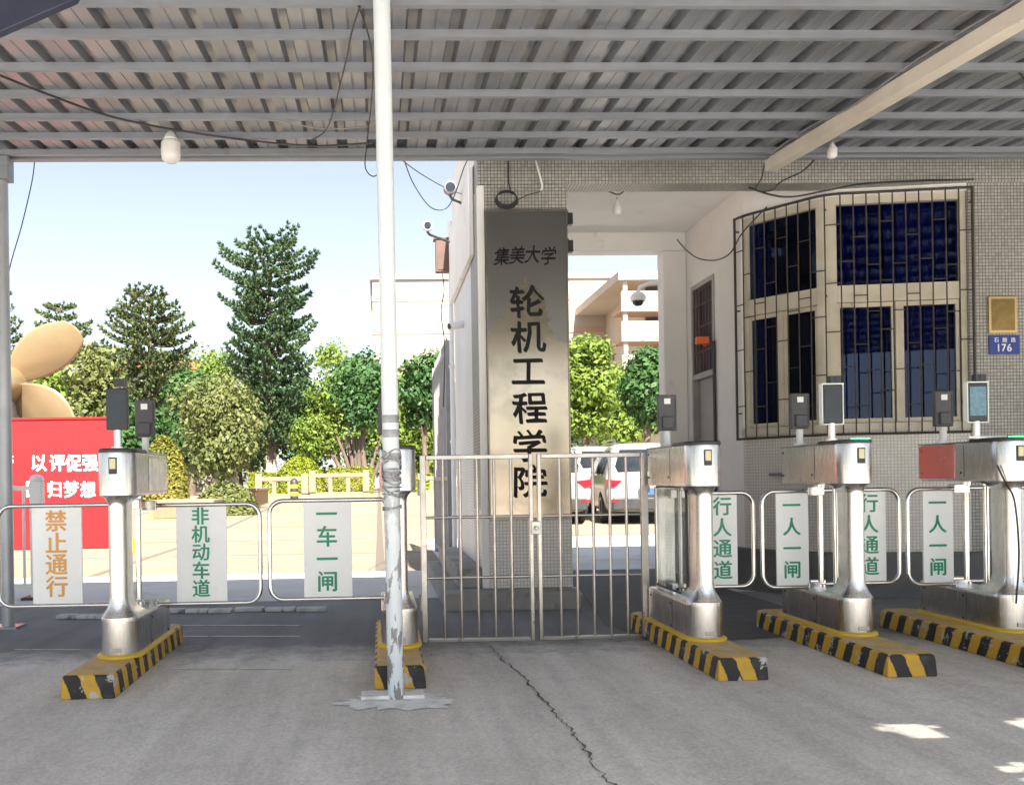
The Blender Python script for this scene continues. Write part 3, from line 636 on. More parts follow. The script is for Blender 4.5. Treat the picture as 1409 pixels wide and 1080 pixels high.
# inside the window: blue curtain, orange cartons and a black swivel chair on the counter side
s_ = mids[1][0]; m = MB()
for (sa, sb_) in ((mids[1][0] - .03, mids[1][1] - .1), (mids[1][1] - .06, mids[1][2] + .03), (mids[0][0] + .0, mids[0][0] + .16)):
    N = 60; A = []
    for i in range(N + 1):
        s = sa + (sb_ - sa) * i / N; p = W_at(s, -.17 + .018 * math.sin(i * 1.6) + .01 * math.sin(i * .41))[0]; A += [(p.x, p.y, 1.3), (p.x, p.y, 3.3)]
    m.add(A, [(2 * i, 2 * i + 2, 2 * i + 3, 2 * i + 1) for i in range(N)])
m.build('curtain', CURTAIN, win, GO)
for i, (s, h, w_) in enumerate(((mids[0][0] + .2, .2, .22), (mids[0][0] + .55, .42, .2))):
    p = W_at(s, -.38)[0]; m = MB(); m.box(-w_ / 2, w_ / 2, -.1, .1, 0, h); m.box(-.02, .02, -.102, .102, h * .1, h + .001)
    o = m.build('carton', CARTON, None, bevel=.004); o.location = (p.x, p.y, 1.021 + (.22 if i == 0 else .2)); o.rotation_euler = (0, 0, -.8)
    tag(o, ('shorter orange carton behind the bars at the left end of the curved window', 'taller orange carton behind the bars next to the wide window mullion')[i], 'carton', 'cartons inside the window')
    st_ = MB(); st_.box(-.14, .14, -.12, .12, 0, .2 + (.02 if i == 0 else 0)); b = st_.build('stacked_carton', mat('plain_carton', (.35, .24, .14), (.3, .2, .12), .8), None, bevel=.004)
    b.location = (p.x, p.y, 1.0205); b.rotation_euler = (0, 0, -.8)
    tag(b, ('brown carton under the shorter orange carton inside the window', 'brown carton under the taller orange carton inside the window')[i], 'carton')

# sign board on the pillar
sb = thing('sign_board', 'tall brushed metal name board with black characters fixed to the tiled pillar', 'sign', (1.18, YF, .684)); SO = Vector((1.18, YF, .684))
sx0, sx1 = PXL + .052, PXR - .008; szt = 3.137
m = MB(); m.box(sx0, sx1, YF - .035, YF - .002, .684, szt); m.build('plate', BRASSB, sb, SO, bevel=.006)
m = MB()
for (a_, b_, c_, d_) in ((sx0, sx1, szt - .012, szt - .001), (sx0, sx1, .685, .697)): m.box(a_, b_, YF - .042, YF - .0355, c_, d_)
for a_, b_ in ((sx0, sx0 + .012), (sx1 - .012, sx1)): m.box(a_, b_, YF - .042, YF - .0355, .6975, szt - .0125)
m.build('rim', mat('tarnished_rim', (.2, .18, .15), (.3, .27, .22), .35, 1, 8), sb, SO)
ys_ = YF - .0355
for ch, px, py in zip('集美大学', (691, 712, 733, 755), (353, 351, 350, 352)): 
    p = P(px, py, ys_); m = MB(); letter(m, ch, p.x, ys_, p.z, .150, .86, .008, .16, .022, (.009, .014)); m.build('character', INK, sb, SO)
for ch, px, py in zip('轮机工程学院', (725, 727, 727, 729, 729, 730), (415, 463, 511, 561, 613, 662)):
    p = P(px, py, ys_); m = MB(); letter(m, ch, p.x, ys_, p.z, .262, 1.12, .028, 0, .02, (.015, -.022)); m.build('character', INK, sb, SO)
# two black brackets on the pillar's passage side
for i, z in enumerate((3.08, 2.86)):
    m = MB(); m.box(PXR, PXR + .05, YF + .02, YF + .08, z - .045, z + .05); m.box(PXR, PXR + .012, YF + .01, YF + .09, z - .055, z + .06)
    single(m, 'wall_sensor', BLACK, (PXR, YF + .05, z), ('upper small black sensor box on the passage side of the pillar', 'lower small black sensor box on the passage side of the pillar')[i], 'sensor', 'black boxes on the pillar', bevel=.004)
# plaques on the right
p0, p1 = P(1359, 459, YF), P(1397, 408, YF)
pl = thing('brass_plaque', 'framed brass plaque on the tiled wall above the blue number plate', 'plaque', ((p0.x + p1.x) / 2, YF, p0.z)); o = ((p0.x + p1.x) / 2, YF, p0.z)
m = MB(); m.box(p0.x, p1.x, YF - .02, YF - .001, p0.z, p1.z); m.build('frame', mat('pale_gold_frame', (.7, .52, .26), (.6, .44, .2), .3, .8), pl, o, bevel=.004)
m = MB(); m.box(p0.x + .022, p1.x - .022, YF - .023, YF - .0205, p0.z + .022, p1.z - .022); m.build('plate', mat('aged_brass', (.36, .25, .1), (.24, .16, .06), .3, .9, 12), pl, o)
p0, p1 = P(1360, 488, YF), P(1402, 461, YF)
pl = thing('number_plate', 'blue enamel street number plate 176 on the tiled wall', 'number plate', ((p0.x + p1.x) / 2, YF, p0.z)); o = ((p0.x + p1.x) / 2, YF, p0.z)
m = MB(); m.box(p0.x, p1.x, YF - .012, YF - .001, p0.z, p1.z); m.build('plate', BLUEP, pl, o, bevel=.003)
m = MB(); xm = (p0.x + p1.x) / 2; hh = p1.z - p0.z
for i, ch in enumerate('石鼓路'): m = MB(); letter(m, ch, xm + (i - 1) * .07, YF - .0125, p1.z - hh * .26, .042); m.build('character', WHITEL, pl, o)
for i, ch in enumerate('176'): m = MB(); letter(m, ch, xm + (i - 1) * .045 - .008, YF - .0125, p0.z + hh * .34, .085); m.build('numeral', WHITEL, pl, o)

# ------------------------------------------------------------------ turnstiles
IH = .117
def ring(z, hw, y0, y1, n=16):
    out = []
    for k in range(n + 1):
        t = math.pi * k / n; out.append(Vector((-hw * math.cos(t), y0 + hw - hw * math.sin(t), z)))
    c = min(.02, hw * .3)
    out += [Vector((hw, y1 - c, z)), Vector((hw - c, y1, z)), Vector((-hw + c, y1, z)), Vector((-hw, y1 - c, z))]
    return out
def island(fl_, fr_, yb, label):
    c = ((fl_.x + fr_.x) / 2, (fl_.y + fr_.y) / 2, 0); w = .125
    m = MB(); n = [(-w, 0), (-w, yb), (w, yb), (w, 0)]
    rr = []
    for z, sh_ in ((0.004, 0), (IH - .012, .004), (IH, .014)):
        rr.append([Vector((-w + sh_, sh_ + .0, z)), Vector((w - sh_, sh_, z)), Vector((w - sh_, yb - .05, z)), Vector((w - .06, yb - sh_, z)), Vector((-w + .06, yb - sh_, z)), Vector((-w + sh_, yb - .05, z))])
    m.rings(rr)
    # a little wear: jitter the arrises
    o = m.build('kerb_island', HAZ, None, None, smooth=0, bevel=.006); o.location = c
    return tag(o, label, 'kerb island', 'striped kerb islands under the turnstiles')
islands = [
    (G(86, 963), G(155, 963), 1.55, 'black and yellow striped kerb island with broken corner under the leftmost turnstile'),
    (G(518, 949), G(584, 949), 1.5, 'black and yellow striped kerb island behind the white leaning post'),
    (G(990, 938), G(1057, 937), 1.6, 'black and yellow striped kerb island right of the steel bar gate'),
    (G(1225, 934), G(1287, 931), 1.6, 'black and yellow striped kerb island under the turnstile before the curved window'),
    (G(1458, 934), G(1520, 931), 1.6, 'black and yellow striped kerb island cut by the right edge of the photo')]
isl = [island(*q) for q in islands]

def make_terminal(parent, x, y, zb, back, light=False, on=False, camtop=True):
    # face reader on a short stem; back=True when seen from behind
    s = 1 if not back else -1
    z0, z1, hw = zb + .10, zb + .315, .056
    m = MB(); m.box(x - hw, x + hw, y - .018, y + .018, z0, z1)
    if back: m.box(x - .034, x + .034, y - .034, y - .0182, z0 + .012, z0 + .085)
    f = m.build('face_terminal', (DKGREY if back else BLACK), parent, bevel=.006)
    m = MB(); m.tube([(x, y, zb), (x, y, z0 + (.0 if not back else -.002))], .02, 14); m.lathe([(.034, 0), (.034, .012), (.022, .014)], (x, y, zb), 16)
    m.build('stem', TUBE if not back else WHITE_P, f)
    if back:
        m = MB(); m.box(x - .02, x + .018, y - .0192, y - .0182, z1 - .055, z1 - .022); m.build('label', WHITEL, f)
        m = MB(); m.box(x + hw - .012, x + hw - .004, y - .021, y - .0182, z0 + .02, z1 - .02); m.build('rib', BLACK, f)
    else:
        m = MB(); m.box(x - hw + .009, x + hw - .009, y - .0205, y - .0182, z0 + .03, z1 - .022); m.build('screen', SCREEN_ON if on else SCREEN, f)
        if light:
            m = MB(); m.box(x - hw - .006, x - hw - .0005, y - .02, y + .02, z0 - .004, z1 + .004); m.box(x + hw + .0005, x + hw + .006, y - .02, y + .02, z0 - .004, z1 + .004)
            m.box(x - hw - .006, x + hw + .006, y - .024, y + .02, z1 + .0005, z1 + .008); m.box(x - hw - .006, x + hw + .006, y - .02, y + .02, z0 - .010, z0 - .0045); m.build('bezel', SIGNW, f, bevel=.002)
        if camtop:
            m = MB(); m.box(x - .012, x + .05, y - .02, y + .02, z1 + .0085, z1 + .05); m.lathe([(.012, -.024), (.012, -.0202)], (x + .02, y, z1 + .03), 14, 'Y'); m.build('camera_module', BLACK, f, bevel=.005)
def make_flap(parent, side, yrod, length, p0, p1, text, colr, csize, pitch_, z0=.335, z1=.895, rot=0):
    m = MB(); L = length
    pts = [(side * .02, 0, z1)]
    r = .075
    for k in range(7): a_ = R(90 - 90 * k / 6); pts.append((side * (L - r + r * math.cos(a_)), 0, z1 - r + r * math.sin(a_)))
    for k in range(7): a_ = R(-90 * k / 6); pts.append((side * (L - r + r * math.cos(a_)), 0, z0 + r + r * math.sin(a_)))
    pts.append((side * .02, 0, z0)); m.tube(pts, .0125, 10)
    for z in (z0, z1):
        m.box(min(0, side * .07) - .012, max(0, side * .07) + .012, -.022, .022, z - .026, z + .026)
    f = m.build('flap', TUBE, parent, bevel=.003); f.location = (0, yrod, 0); f.rotation_euler = (0, 0, rot)
    m = MB(); xa, xb = sorted((side * p0, side * p1)); m.box(xa, xb, -.006, .006, z0 + .012, z1 - .012); m.build('sign_panel', SIGNP, f)
    n = len(text); zc = (z0 + z1) / 2
    for i, ch in enumerate(text):
        m = MB(); letter(m, ch, (xa + xb) / 2 - .004, -.0065, zc + ((n - 1) / 2 - i) * pitch_ + .012, csize, 1, .02); m.build('character', colr, f)
    return f
def make_turnstile(loc, label, led=False):
    t = thing('turnstile', label, 'turnstile', loc, 0, 'steel swing gate turnstiles')
    hw = .098
    lv = [(IH + .001, hw, 0, .80), (.30, hw, 0, .80), (.316, hw, 0, .80), (.324, hw - .004, 0, .795), (.325, hw - .006, .001, .33), (.333, .089, .004, .30), (.346, .078, .011, .26), (.365, .064, .019, .225), (.392, .052, .026, .20), (.425, .047, .03, .19),
          (.895, .047, .03, .19), (.912, .050, .028, .197), (.930, .059, .022, .215), (.943, .074, .013, .25), (.95, .092, .003, .32), (.9505, hw - .002, 0, .77), (.962, hw, 0, .775), (1.16, hw, 0, .775), (1.172, hw - .003, .002, .772)]
    m = MB(); m.rings([ring(*q) for q in lv]); m.build('body', STEEL, t, smooth=35)
    m = MB(); m.rings([ring(z, h, y0, .30) for z, h, y0 in ((1.1725, hw + .003, -.004), (1.186, hw + .003, -.004), (1.192, hw - .003, .002))]); cap = m.build('top_cap', BLACK, t, smooth=35)
    m = MB(); m.rings([ring(z, h, y0, .775) for z, h, y0 in ((1.1726, hw + .004, .305 - hw), (1.18, hw + .004, .305 - hw))]) if False else m.box(-hw - .004, hw + .004, .303, .778, 1.1726, 1.182); m.build('rear_lid', STEEL_D, t, bevel=.003)
    m = MB(); m.rings([ring(z, h, y0, .83) for z, h, y0 in ((IH + .0005, hw + .02, -.02), (IH + .012, hw + .02, -.02), (IH + .02, hw + .004, -.004))]); m.build('foot_flange', YELLOW, t)
    m = MB(); m.box(-.021, .021, -.006, .004, 1.06, 1.145); cr = m.build('card_reader', BLACK, t, bevel=.003)
    m = MB(); m.box(-.015, .015, -.0075, -.0062, 1.086, 1.138); m.build('card_icon', mat('reader_icon', (.62, .55, .22), (.7, .68, .5), .3, 0, 60), cr)
    for y in (.29, .47):
        m = MB(); m.tube([(0, y, .328), (0, y, .9435)], .016, 14); m.lathe([(.03, .328), (.03, .35), (.018, .355)], (0, y, 0), 16); m.lathe([(.018, .92), (.03, .925), (.03, .943)], (0, y, 0), 16)
        m.build('pivot_rod', TUBE, t)
    m = MB(); m.box(-.03, .03, -.003, .002, .15, .172); m.build('name_tag', STEEL_D, t, bevel=.002)
    for x in (-hw - .0012, hw + .0002):
        for za, zb_ in ((.125, .31), (.975, 1.16)): m = MB(); m.box(x, x + .001, .33, .334, za, zb_); m.build('panel_seam', CARB, t)
    for x in (-hw - .0025, hw + .0005):
        for y, z in ((.36, .15), (.36, .28), (.74, .15), (.74, .28), (.36, 1.0), (.74, 1.0), (.74, 1.14)): m = MB(); m.lathe([(.007, 0), (.007, .002)], (x, y, z), 10, 'X'); m.build('screw', CARB, t)
    if led:
        m = MB(); m.box(-.03, .05, -.0, .05, 1.1925, 1.197); m.build('indicator', GREENLED, t)
    return t
def rod_off(px, X, yr): return abs(P(px, 750, yr).x - X)
def tpos(px, Y): p = P(px, 760, Y); return (p.x, Y, 0)
# leftmost
T = []
lx = tpos(157, 4.68); t = make_turnstile(lx, 'leftmost steel turnstile beside the red hoarding, no entry sign on its left flap'); T.append(t)
yA, yB = lx[1] + .47, lx[1] + .29
make_terminal(t, .0,   .10, 1.19, False); make_terminal(t, .0, .66, 1.18, True)
ln = rod_off(0, lx[0], yA); make_flap(t, -1, .47, ln + .01, rod_off(113, lx[0], yA), rod_off(45, lx[0], yA), '禁止通行', ORANGE, .125, .122)
yB = lx[1] + .56
make_flap(t, 1, .56, rod_off(358, lx[0], yB), rod_off(243, lx[0], yB), rod_off(312, lx[0], yB), '非机动车道', GREEN, .105, .103, .32, .885)
# box with foil label on the inner side
m = MB(); m.box(.0985, .102, .35, .74, .97, 1.15); m.build('side_sticker', mat('foil_sticker', (.75, .75, .73), (.45, .5, .55), .2, .5, 9, spots=((.85, .83, .75), 7, .5, .58)), t)
# behind the white post
mx_ = tpos(549, 4.80); t = make_turnstile(mx_, 'steel turnstile half hidden behind the leaning white post'); T.append(t)
make_terminal(t, -.045, .62, 1.18, True)
yA = mx_[1] + .38
make_flap(t, -1, .38, rod_off(371, mx_[0], yA), rod_off(484, mx_[0], yA), rod_off(418, mx_[0], yA), '一车一闸', GREEN, .125, .128, .34, .90)
# right of the gate
r1 = tpos(976, 4.80); t = make_turnstile(r1, 'steel turnstile hinged next to the right leaf of the bar gate'); T.append(t)
make_terminal(t, -.02, .62, 1.18, True)
yA = r1[1] + .62
make_flap(t, 1, .62, rod_off(1037, r1[0], yA), rod_off(975, r1[0], yA), rod_off(1014, r1[0], yA), '行人通道', GREEN, .118, .128, .335, .90)
m = MB(); m.prism([(q.x, q.z) for q in arc_rect(.2, .765, .34, .945, .05)], -.004, .0)
gpn = m.build('guard_panel', ACRYL, t, smooth=0); gpn.rotation_euler = (0, 0, R(90)); gpn.location = (-.055, 0, 0)
m = MB(); m.tube([(q.x, -.002, q.z) for q in arc_rect(.2, .765, .34, .945, .05)], .007, 6, closed=True); gpf = m.build('panel_gasket', CARB, t); gpf.rotation_euler = (0, 0, R(90)); gpf.location = (-.055, 0, 0)
m = MB(); m.box(-.06, .06, .735, .77, .328, .9435); m.build('rear_upright', STEEL, t, bevel=.006)
# before the window
r2 = tpos(1187, 4.86); t = make_turnstile(r2, 'steel turnstile in front of the curved window with a lit green indicator', True); T.append(t)
make_terminal(t, -.075, .17, 1.19, False, True, False); make_terminal(t, -.075, .56, 1.18, True)
yA, yB = r2[1] + .42, r2[1] + .22
make_flap(t, -1, .47, rod_off(1049, r2[0], r2[1] + .47), rod_off(1112, r2[0], r2[1] + .47), rod_off(1068, r2[0], r2[1] + .47), '一人一闸', GREEN, .112, .128, .335, .905)
yA = r2[1] + .62
make_flap(t, 1, .60, rod_off(1235, r2[0], yA), rod_off(1172, r2[0], yA), rod_off(1216, r2[0], yA), '行人通道', GREEN, .118, .128, .335, .905)
# right edge
r3 = tpos(1406, 4.86); t = make_turnstile(r3, 'steel turnstile cut by the right edge with a painted red reflection on its head', True); T.append(t)
make_terminal(t, -.13, .17, 1.19, False, True, True); make_terminal(t, -.10, .52, 1.18, True)
make_flap(t, -1, .47, rod_off(1249, r3[0], r3[1] + .47), rod_off(1311, r3[0], r3[1] + .47), rod_off(1270, r3[0], r3[1] + .47), '一人一闸', GREEN, .112, .128, .335, .905)
make_flap(t, 1, .60, .52, .27, .45, '行人通道', GREEN, .118, .128, .335, .905)
m = MB(); m.box(-.1005, -.0985, .42, .77, .966, 1.168); m.build('red_reflection', REDREFL, t)  # coloured patch standing in for a red reflection on the steel
m = MB(); m.box(-.2, .02, .13, .24, 1.1925, 1.205); m.build('terminal_shelf', SIGNW, t, bevel=.003)

# ------------------------------------------------------------------ bar gate between the turnstiles
YG = 5.62
gx0, gx1 = P(579, 750, YG).x, P(892, 750, YG).x; gm_ = P(737, 750, YG).x
gz0, gz1 = P(737, 881, YG).z, P(737, 624, YG).z
ROD = mat('gate_steel', (.52, .50, .47), (.42, .40, .37), .3, .9, 8, spots=((.25, .2, .16), 10, .62, .7))
zr2, zr3 = P(660, 711, YG).z, P(660, 794, YG).z
for i, (xa, xb) in enumerate(((gx0, gm_ - .014), (gm_ + .014, gx1))):
    c = Vector(((xa + xb) / 2, YG, 0))
    t = thing('gate_leaf', ('left leaf of the low stainless bar gate in front of the plinth', 'right leaf of the low stainless bar gate in front of the white cars')[i], 'gate', c, 0, 'leaves of the bar gate')
    m = MB()
    for x, w_ in ((xa + .018, .018), (xb - .012, .012)) if i == 0 else ((xa + .012, .012), (xb - .022, .022)): m.box(x - w_, x + w_, YG - .018, YG + .018, gz0 - .01, gz1)
    for z, h_ in ((gz1 - .016, .014), (gz0 + .012, .014)): m.box(xa + (.037 if i == 0 else .025), xb - (.025 if i == 0 else .045), YG - .014, YG + .014, z - h_, z + h_)
    m.build('leaf_frame', ROD, t, c, bevel=.004)
    for z in (zr2, zr3): m = MB(); m.tube([(xa + .036, YG, z), (xb - .024, YG, z)], .0095, 10); m.build('cross_rail', ROD, t, c)
    n = 6; x0_, x1_ = xa + .036, xb - .03
    for k in range(1, n):
        x = x0_ + (x1_ - x0_) * k / n; m = MB(); m.tube([(x, YG - .002, gz0 + .02), (x, YG - .002, gz1 - .03)], .0098, 10); m.build('bar', ROD, t, c)
    for z in (gz0 + .25, gz1 - .2):
        m = MB(); xx = xa if i == 0 else xb; m.tube([(xx, YG, z - .05), (xx, YG, z + .05)], .016, 10); m.build('hinge', STEEL_D, t, c)
m = MB(); m.box(gm_ - .03, gm_ + .03, YG - .03, YG - .021, .66, .74); m.lathe([(.012, -.06), (.012, -.031)], (gm_, YG, .70), 12, 'Y')
single(m, 'gate_latch', STEEL_D, (gm_, YG - .02, .7), 'small dull steel latch box where the two gate leaves meet', 'latch', bevel=.003)

# ------------------------------------------------------------------ lamps, cameras, cables
def bulb(px, py, Y, rad, top_z, label, cap=False):
    c = P(px, py, Y); t = thing('bulb_lamp', label, 'lamp', (c.x, c.y, c.z), 0, 'opal bulb lamps'); r = rad
    m = MB(); m.lathe([(.002, -1.5 * r), (.55 * r, -1.42 * r), (.92 * r, -1.1 * r), (r, -.6 * r), (r, .5 * r), (.9 * r, .75 * r), (.6 * r, .85 * r)], (0, 0, 0), 22); m.build('globe', OPAL, t, smooth=60)
    m = MB(); m.lathe([(.62 * r, .85 * r), (.72 * r, 1.0 * r), (.5 * r, 1.5 * r), (.3 * r, 1.7 * r), (.3 * r, 2.1 * r)], (0, 0, 0), 18); s = m.build('socket', DKGREY if cap else WHITE_P, t)
    m = MB(); m.tube([(0, 0, 2.0 * r), (.006, 0, (top_z - c.z) * .6), (0, 0, top_z - c.z)], .004, 6); m.build('flex', CABLE, s)
bulb(235, 205, 6.1, .064, roof_z(6.1) + .0, 'large opal bulb lamp hanging from the canopy over the left lanes')
bulb(1145, 209, 6.4, .034, pa.z - .03, 'small opal bulb lamp hanging under the cream tie beam')
bulb(849, 288, 8.2, .04, 3.555, 'opal bulb lamp under the white passage ceiling')
def tubeline(pts, r, label, name='cable', group='loose cables', m_=None):
    m = MB(); sp_ = smooth_path(pts, 7); m.tube(sp_, r, 6); c = sp_[0]
    return single(m, name, m_ or CABLE, tuple(c), label, 'cable', group, smooth=60)
def RC(px, py, d=.012):
    r_ = ray(px, py); k = r_.z / r_.y; Y = (3.35 - RS * 6.6 - d - 1) / (k - RS); return P(px, py, Y)
tubeline([RC(-30, 92), RC(60, 128), RC(150, 160), RC(235, 178), RC(330, 192), RC(430, 201), RC(512, 197)], .007, 'long black cable sagging under the left half of the canopy')
tubeline([RC(495, 10), RC(484, 45), RC(477, 80), RC(466, 125), RC(460, 150), RC(448, 180), RC(428, 194)], .0045, 'thin black cable dangling just left of the white post')
tubeline([RC(493, 9), RC(503, 35), RC(511, 70), RC(513, 110), RC(509, 160), P(504, 205, 5.9), P(503, 232, 5.9), P(515, 243, 5.9), P(530, 228, 5.9)], .004, 'thin cable looping down beside the left flank of the white post')
tubeline([RC(330, 160), RC(390, 168), RC(450, 178), RC(530, 172)], .004, 'thin grey cable strung between two purlins left of the white post', m_=mat('grey_cable', (.2, .2, .2), (.3, .3, .3), .5))
tubeline([P(545, 180, 6.5), P(556, 220, 7.0), P(570, 255, 7.8), P(592, 285, 8.6), P(612, 288, 8.8), P(625, 270, 8.6), P(638, 232, 8.0), P(646, 215, 7.6)], .005, 'black cable drooping from the white post to the camera on the pillar')
tubeline([P(546, 215, 6.6), P(580, 240, 7.2), P(620, 262, 8.3), P(655, 272, 7.5)], .004, 'thin cable strung taut from the canopy edge towards the pillar corner')
tubeline([P(48, 218, 6.7), P(44, 250, 6.8), P(30, 310, 6.8), P(15, 362, 6.8), P(8, 400, 6.8)], .004, 'black wire hanging beside the left steel post against the sky')
tubeline([P(780, 258, 7.5), P(830, 262, 7.7), P(850, 268, 7.8), P(860, 262, 7.7)], .006, 'black cable run across the front of the passage ceiling')
tubeline([P(1030, 258, 7.15), P(1060, 268, 7.1), P(1090, 271, 7.1), P(1140, 262, 7.05), P(1200, 252, 7.08), P(1340, 247, 7.1)], .008, 'thick black cable along the top edge of the window bars')
tubeline([P(932, 330, 9.3), P(945, 345, 9.0), P(962, 356, 8.6), P(985, 358, 8.4), P(1005, 348, 8.1), P(1022, 320, 7.9), P(1055, 285, 7.5)], .006, 'black cable draped across the passage door and up to the window')
tubeline([P(1052, 225, 7.05), P(1048, 245, 7.1), P(1040, 262, 7.15), P(1062, 262, 7.14), P(1075, 250, 7.1), P(1105, 235, 6.9), P(1125, 212, 6.6), P(1133, 180, 6.5)], .006, 'black cable looped under the wall end of the cream beam')
tubeline([pa.lerp(pe, .02) + Vector((-.06, 0, .05)), pa.lerp(pe, .12) + Vector((-.07, 0, .06)), pa.lerp(pe, .2) + Vector((-.062, 0, .03)), pa.lerp(pe, .32) + Vector((-.07, 0, .06)), pa.lerp(pe, .45) + Vector((-.05, 0, .05))], .005, 'thin grey cable tied along the cream beam', m_=mat('grey_cable', (.2, .2, .2), (.3, .3, .3), .5))
tubeline([P(1303, 55, 4.7), P(1320, 62, 4.9), P(1360, 62, 4.95), P(1380, 70, 4.95), P(1395, 92, 4.95), P(1420, 118, 5.0)], .006, 'black cable looped over the near end of the cream beam')
tubeline([P(735, 215, 7.15), P(741, 235, 7.12), P(746, 256, 7.14), P(744, 262, 7.14)], .008, 'short pale conduit on the tiled frieze above the sign', 'conduit', None, WHITE_P)
tubeline([P(700, 216, 7.18), P(700, 250, 7.18), P(704, 268, 7.18)], .006, 'thin grey conduit dropping to the cable coil', 'conduit', None, DKGREY)
tubeline([P(1372, 640, 4.9), P(1384, 665, 4.85), P(1396, 690, 4.8), P(1402, 760, 4.8), P(1398, 830, 4.82)], .005, 'black cable running down the right edge turnstile')
tubeline([P(660, 272, 7.3), P(648, 300, 7.8), P(652, 325, 7.7), P(657, 348, 7.6)], .005, 'short black cable hanging on the left side of the pillar')
# coil of cable hooked over the sign
m = MB(); c = P(697, 276, 7.13)
for k in range(4): m.tube([c + Vector((.09 * math.cos(a_) * (1 - .05 * k), -.004 * k, .065 * math.sin(a_) * (1 - .04 * k) + .006 * k)) for a_ in [2 * math.pi * i / 26 for i in range(26)]], .005, 6, closed=True)
m.tube([c + Vector((.085, 0, 0)), c + Vector((.16, 0, .04)), c + Vector((.27, .01, .07))], .004, 6)
single(m, 'cable_coil', CABLE, tuple(c), 'black coil of cable hooked over the top of the metal sign', 'cable', smooth=60)
# wall bracket with spot cameras on the pillar's left side
def spot(px, py, Y, r, label, mm):
    c = P(px, py, Y); t = thing('spot_camera', label, 'camera', tuple(c), 0, 'small spot cameras left of the pillar')
    m = MB(); m.lathe([(.5 * r, -.1 * r), (r, 0), (r * 1.05, .5 * r), (r, 1.5 * r), (.6 * r, 1.9 * r)], (0, -r, 0), 18, 'Y'); b = m.build('housing', mm, t)
    m = MB(); m.lathe([(.75 * r, -.12 * r), (.55 * r, -.14 * r)], (0, -r - .002, 0), 18, 'Y'); m.build('lens', SCREEN, b)
    m = MB(); m.tube([(0, .2 * r, -r), (.02, .2 * r, -1.6 * r), (.22, .25, -1.7 * r)], .012, 8); m.build('bracket', DKGREY, t)
spot(619, 260, 8.0, .055, 'upper dark spot camera on a bracket beside the pillar', mat('purple_grey_metal', (.2, .18, .2), (.28, .25, .28), .35, .5))
spot(588, 312, 8.4, .045, 'lower white spot camera against the sky', WHITE_P)
c = P(610, 352, 9.62); m = MB(); m.box(c.x - .08, c.x + .09, 9.61, 9.72, c.z - .17, c.z + .17); m.box(c.x - .1, c.x + .11, 9.6, 9.73, c.z + .171, c.z + .19); m.box(c.x - .06, c.x + .07, 9.604, 9.6095, c.z - .15, c.z + .15)
single(m, 'junction_box', MAROON, (c.x, 9.66, c.z - .17), 'dark brown junction box left of the pillar under the spot cameras', 'junction box', bevel=.006)
tubeline([P(608, 372, 9.6), P(611, 400, 9.6), P(607, 430, 9.62), P(612, 480, 9.62), P(610, 560, 9.62)], .006, 'brown cable hanging below the dark junction box')
c0 = P(619, 305, YR + .06); m = MB(); m.tube([(c0.x, YR + .06, .14), (c0.x, YR + .06, c0.z)], .026, 12)
for z in (.6, 1.4, 2.2): m.lathe([(.036, z), (.036, z + .03)], (c0.x, YR + .06, 0), 12)
single(m, 'drain_pipe', WHITE_P, (c0.x, YR + .06, .14), 'thin white drainpipe standing at the rear left of the pillar', 'pipe')
c = P(640, 449, 8.6); t = thing('security_camera', 'white bullet security camera on the left side of the pillar', 'camera', tuple(c), 0)
m = MB(); m.tube([(-.16, -.12, -.02), (.06, .0, .03)], .036, 14); m.build('housing', WHITE_P, t)
m = MB(); m.box(-.02, .09, -.02, .02, .05, .056); m.lathe([(.05, -.22), (.06, -.17), (.045, -.1), (.012, -.08), (.012, 0)], (.03, 0, 0), 14); m.build('mount', WHITE_P, t)
m = MB(); m.tube([(-.166, -.123, -.0215), (-.158, -.119, -.02)], .028, 14); m.build('lens', SCREEN, t)
c = P(878, 412, YR + .6); t = thing('dome_camera', 'white dome camera on a curved arm behind the passage opening', 'camera', tuple(c), 0)
m = MB(); m.lathe([(.085, -.02), (.09, .03), (.06, .07), (.02, .09)], (0, 0, 0), 18); m.build('housing', WHITE_P, t)
m = MB(); m.lathe([(.005, -.08), (.04, -.072), (.062, -.045), (.066, -.0205)], (0, 0, 0), 18); m.build('dome', SCREEN, t)
m = MB(); m.tube([(0, 0, .085), (.02, 0, .14), (.12, -.05, .17), (.3, -.25, .15), (.35, -.6, .12)], .022, 10); m.build('arm', WHITE_P, t)
p = W_at(sd1 - .02, .06)[0]; c = P(952, 468, p.y); m = MB(); m.box(p.x - .12, p.x + .0, p.y - .03, p.y + .03, c.z - .04, c.z + .03); m.lathe([(.02, -.06), (.02, -.041)], (p.x - .03, p.y, c.z), 10)
single(m, 'alarm_light', mat('orange_red_plastic', (.75, .12, .03), (.65, .1, .03), .35), (p.x, p.y, c.z), 'orange red alarm light box beside the passage door', 'alarm', bevel=.008)
c = P(968, 470, 8.5); m = MB(); m.tube([(W_at(sd1 + .01, .02)[0].x, W_at(sd1 + .01, .02)[0].y, z) for z in (.4, 1.2, 2.3)], .014, 8)
single(m, 'black_conduit', CABLE, (W_at(sd1, .02)[0].x, W_at(sd1, .02)[0].y, .4), 'black conduit running down beside the grey passage door', 'pipe')

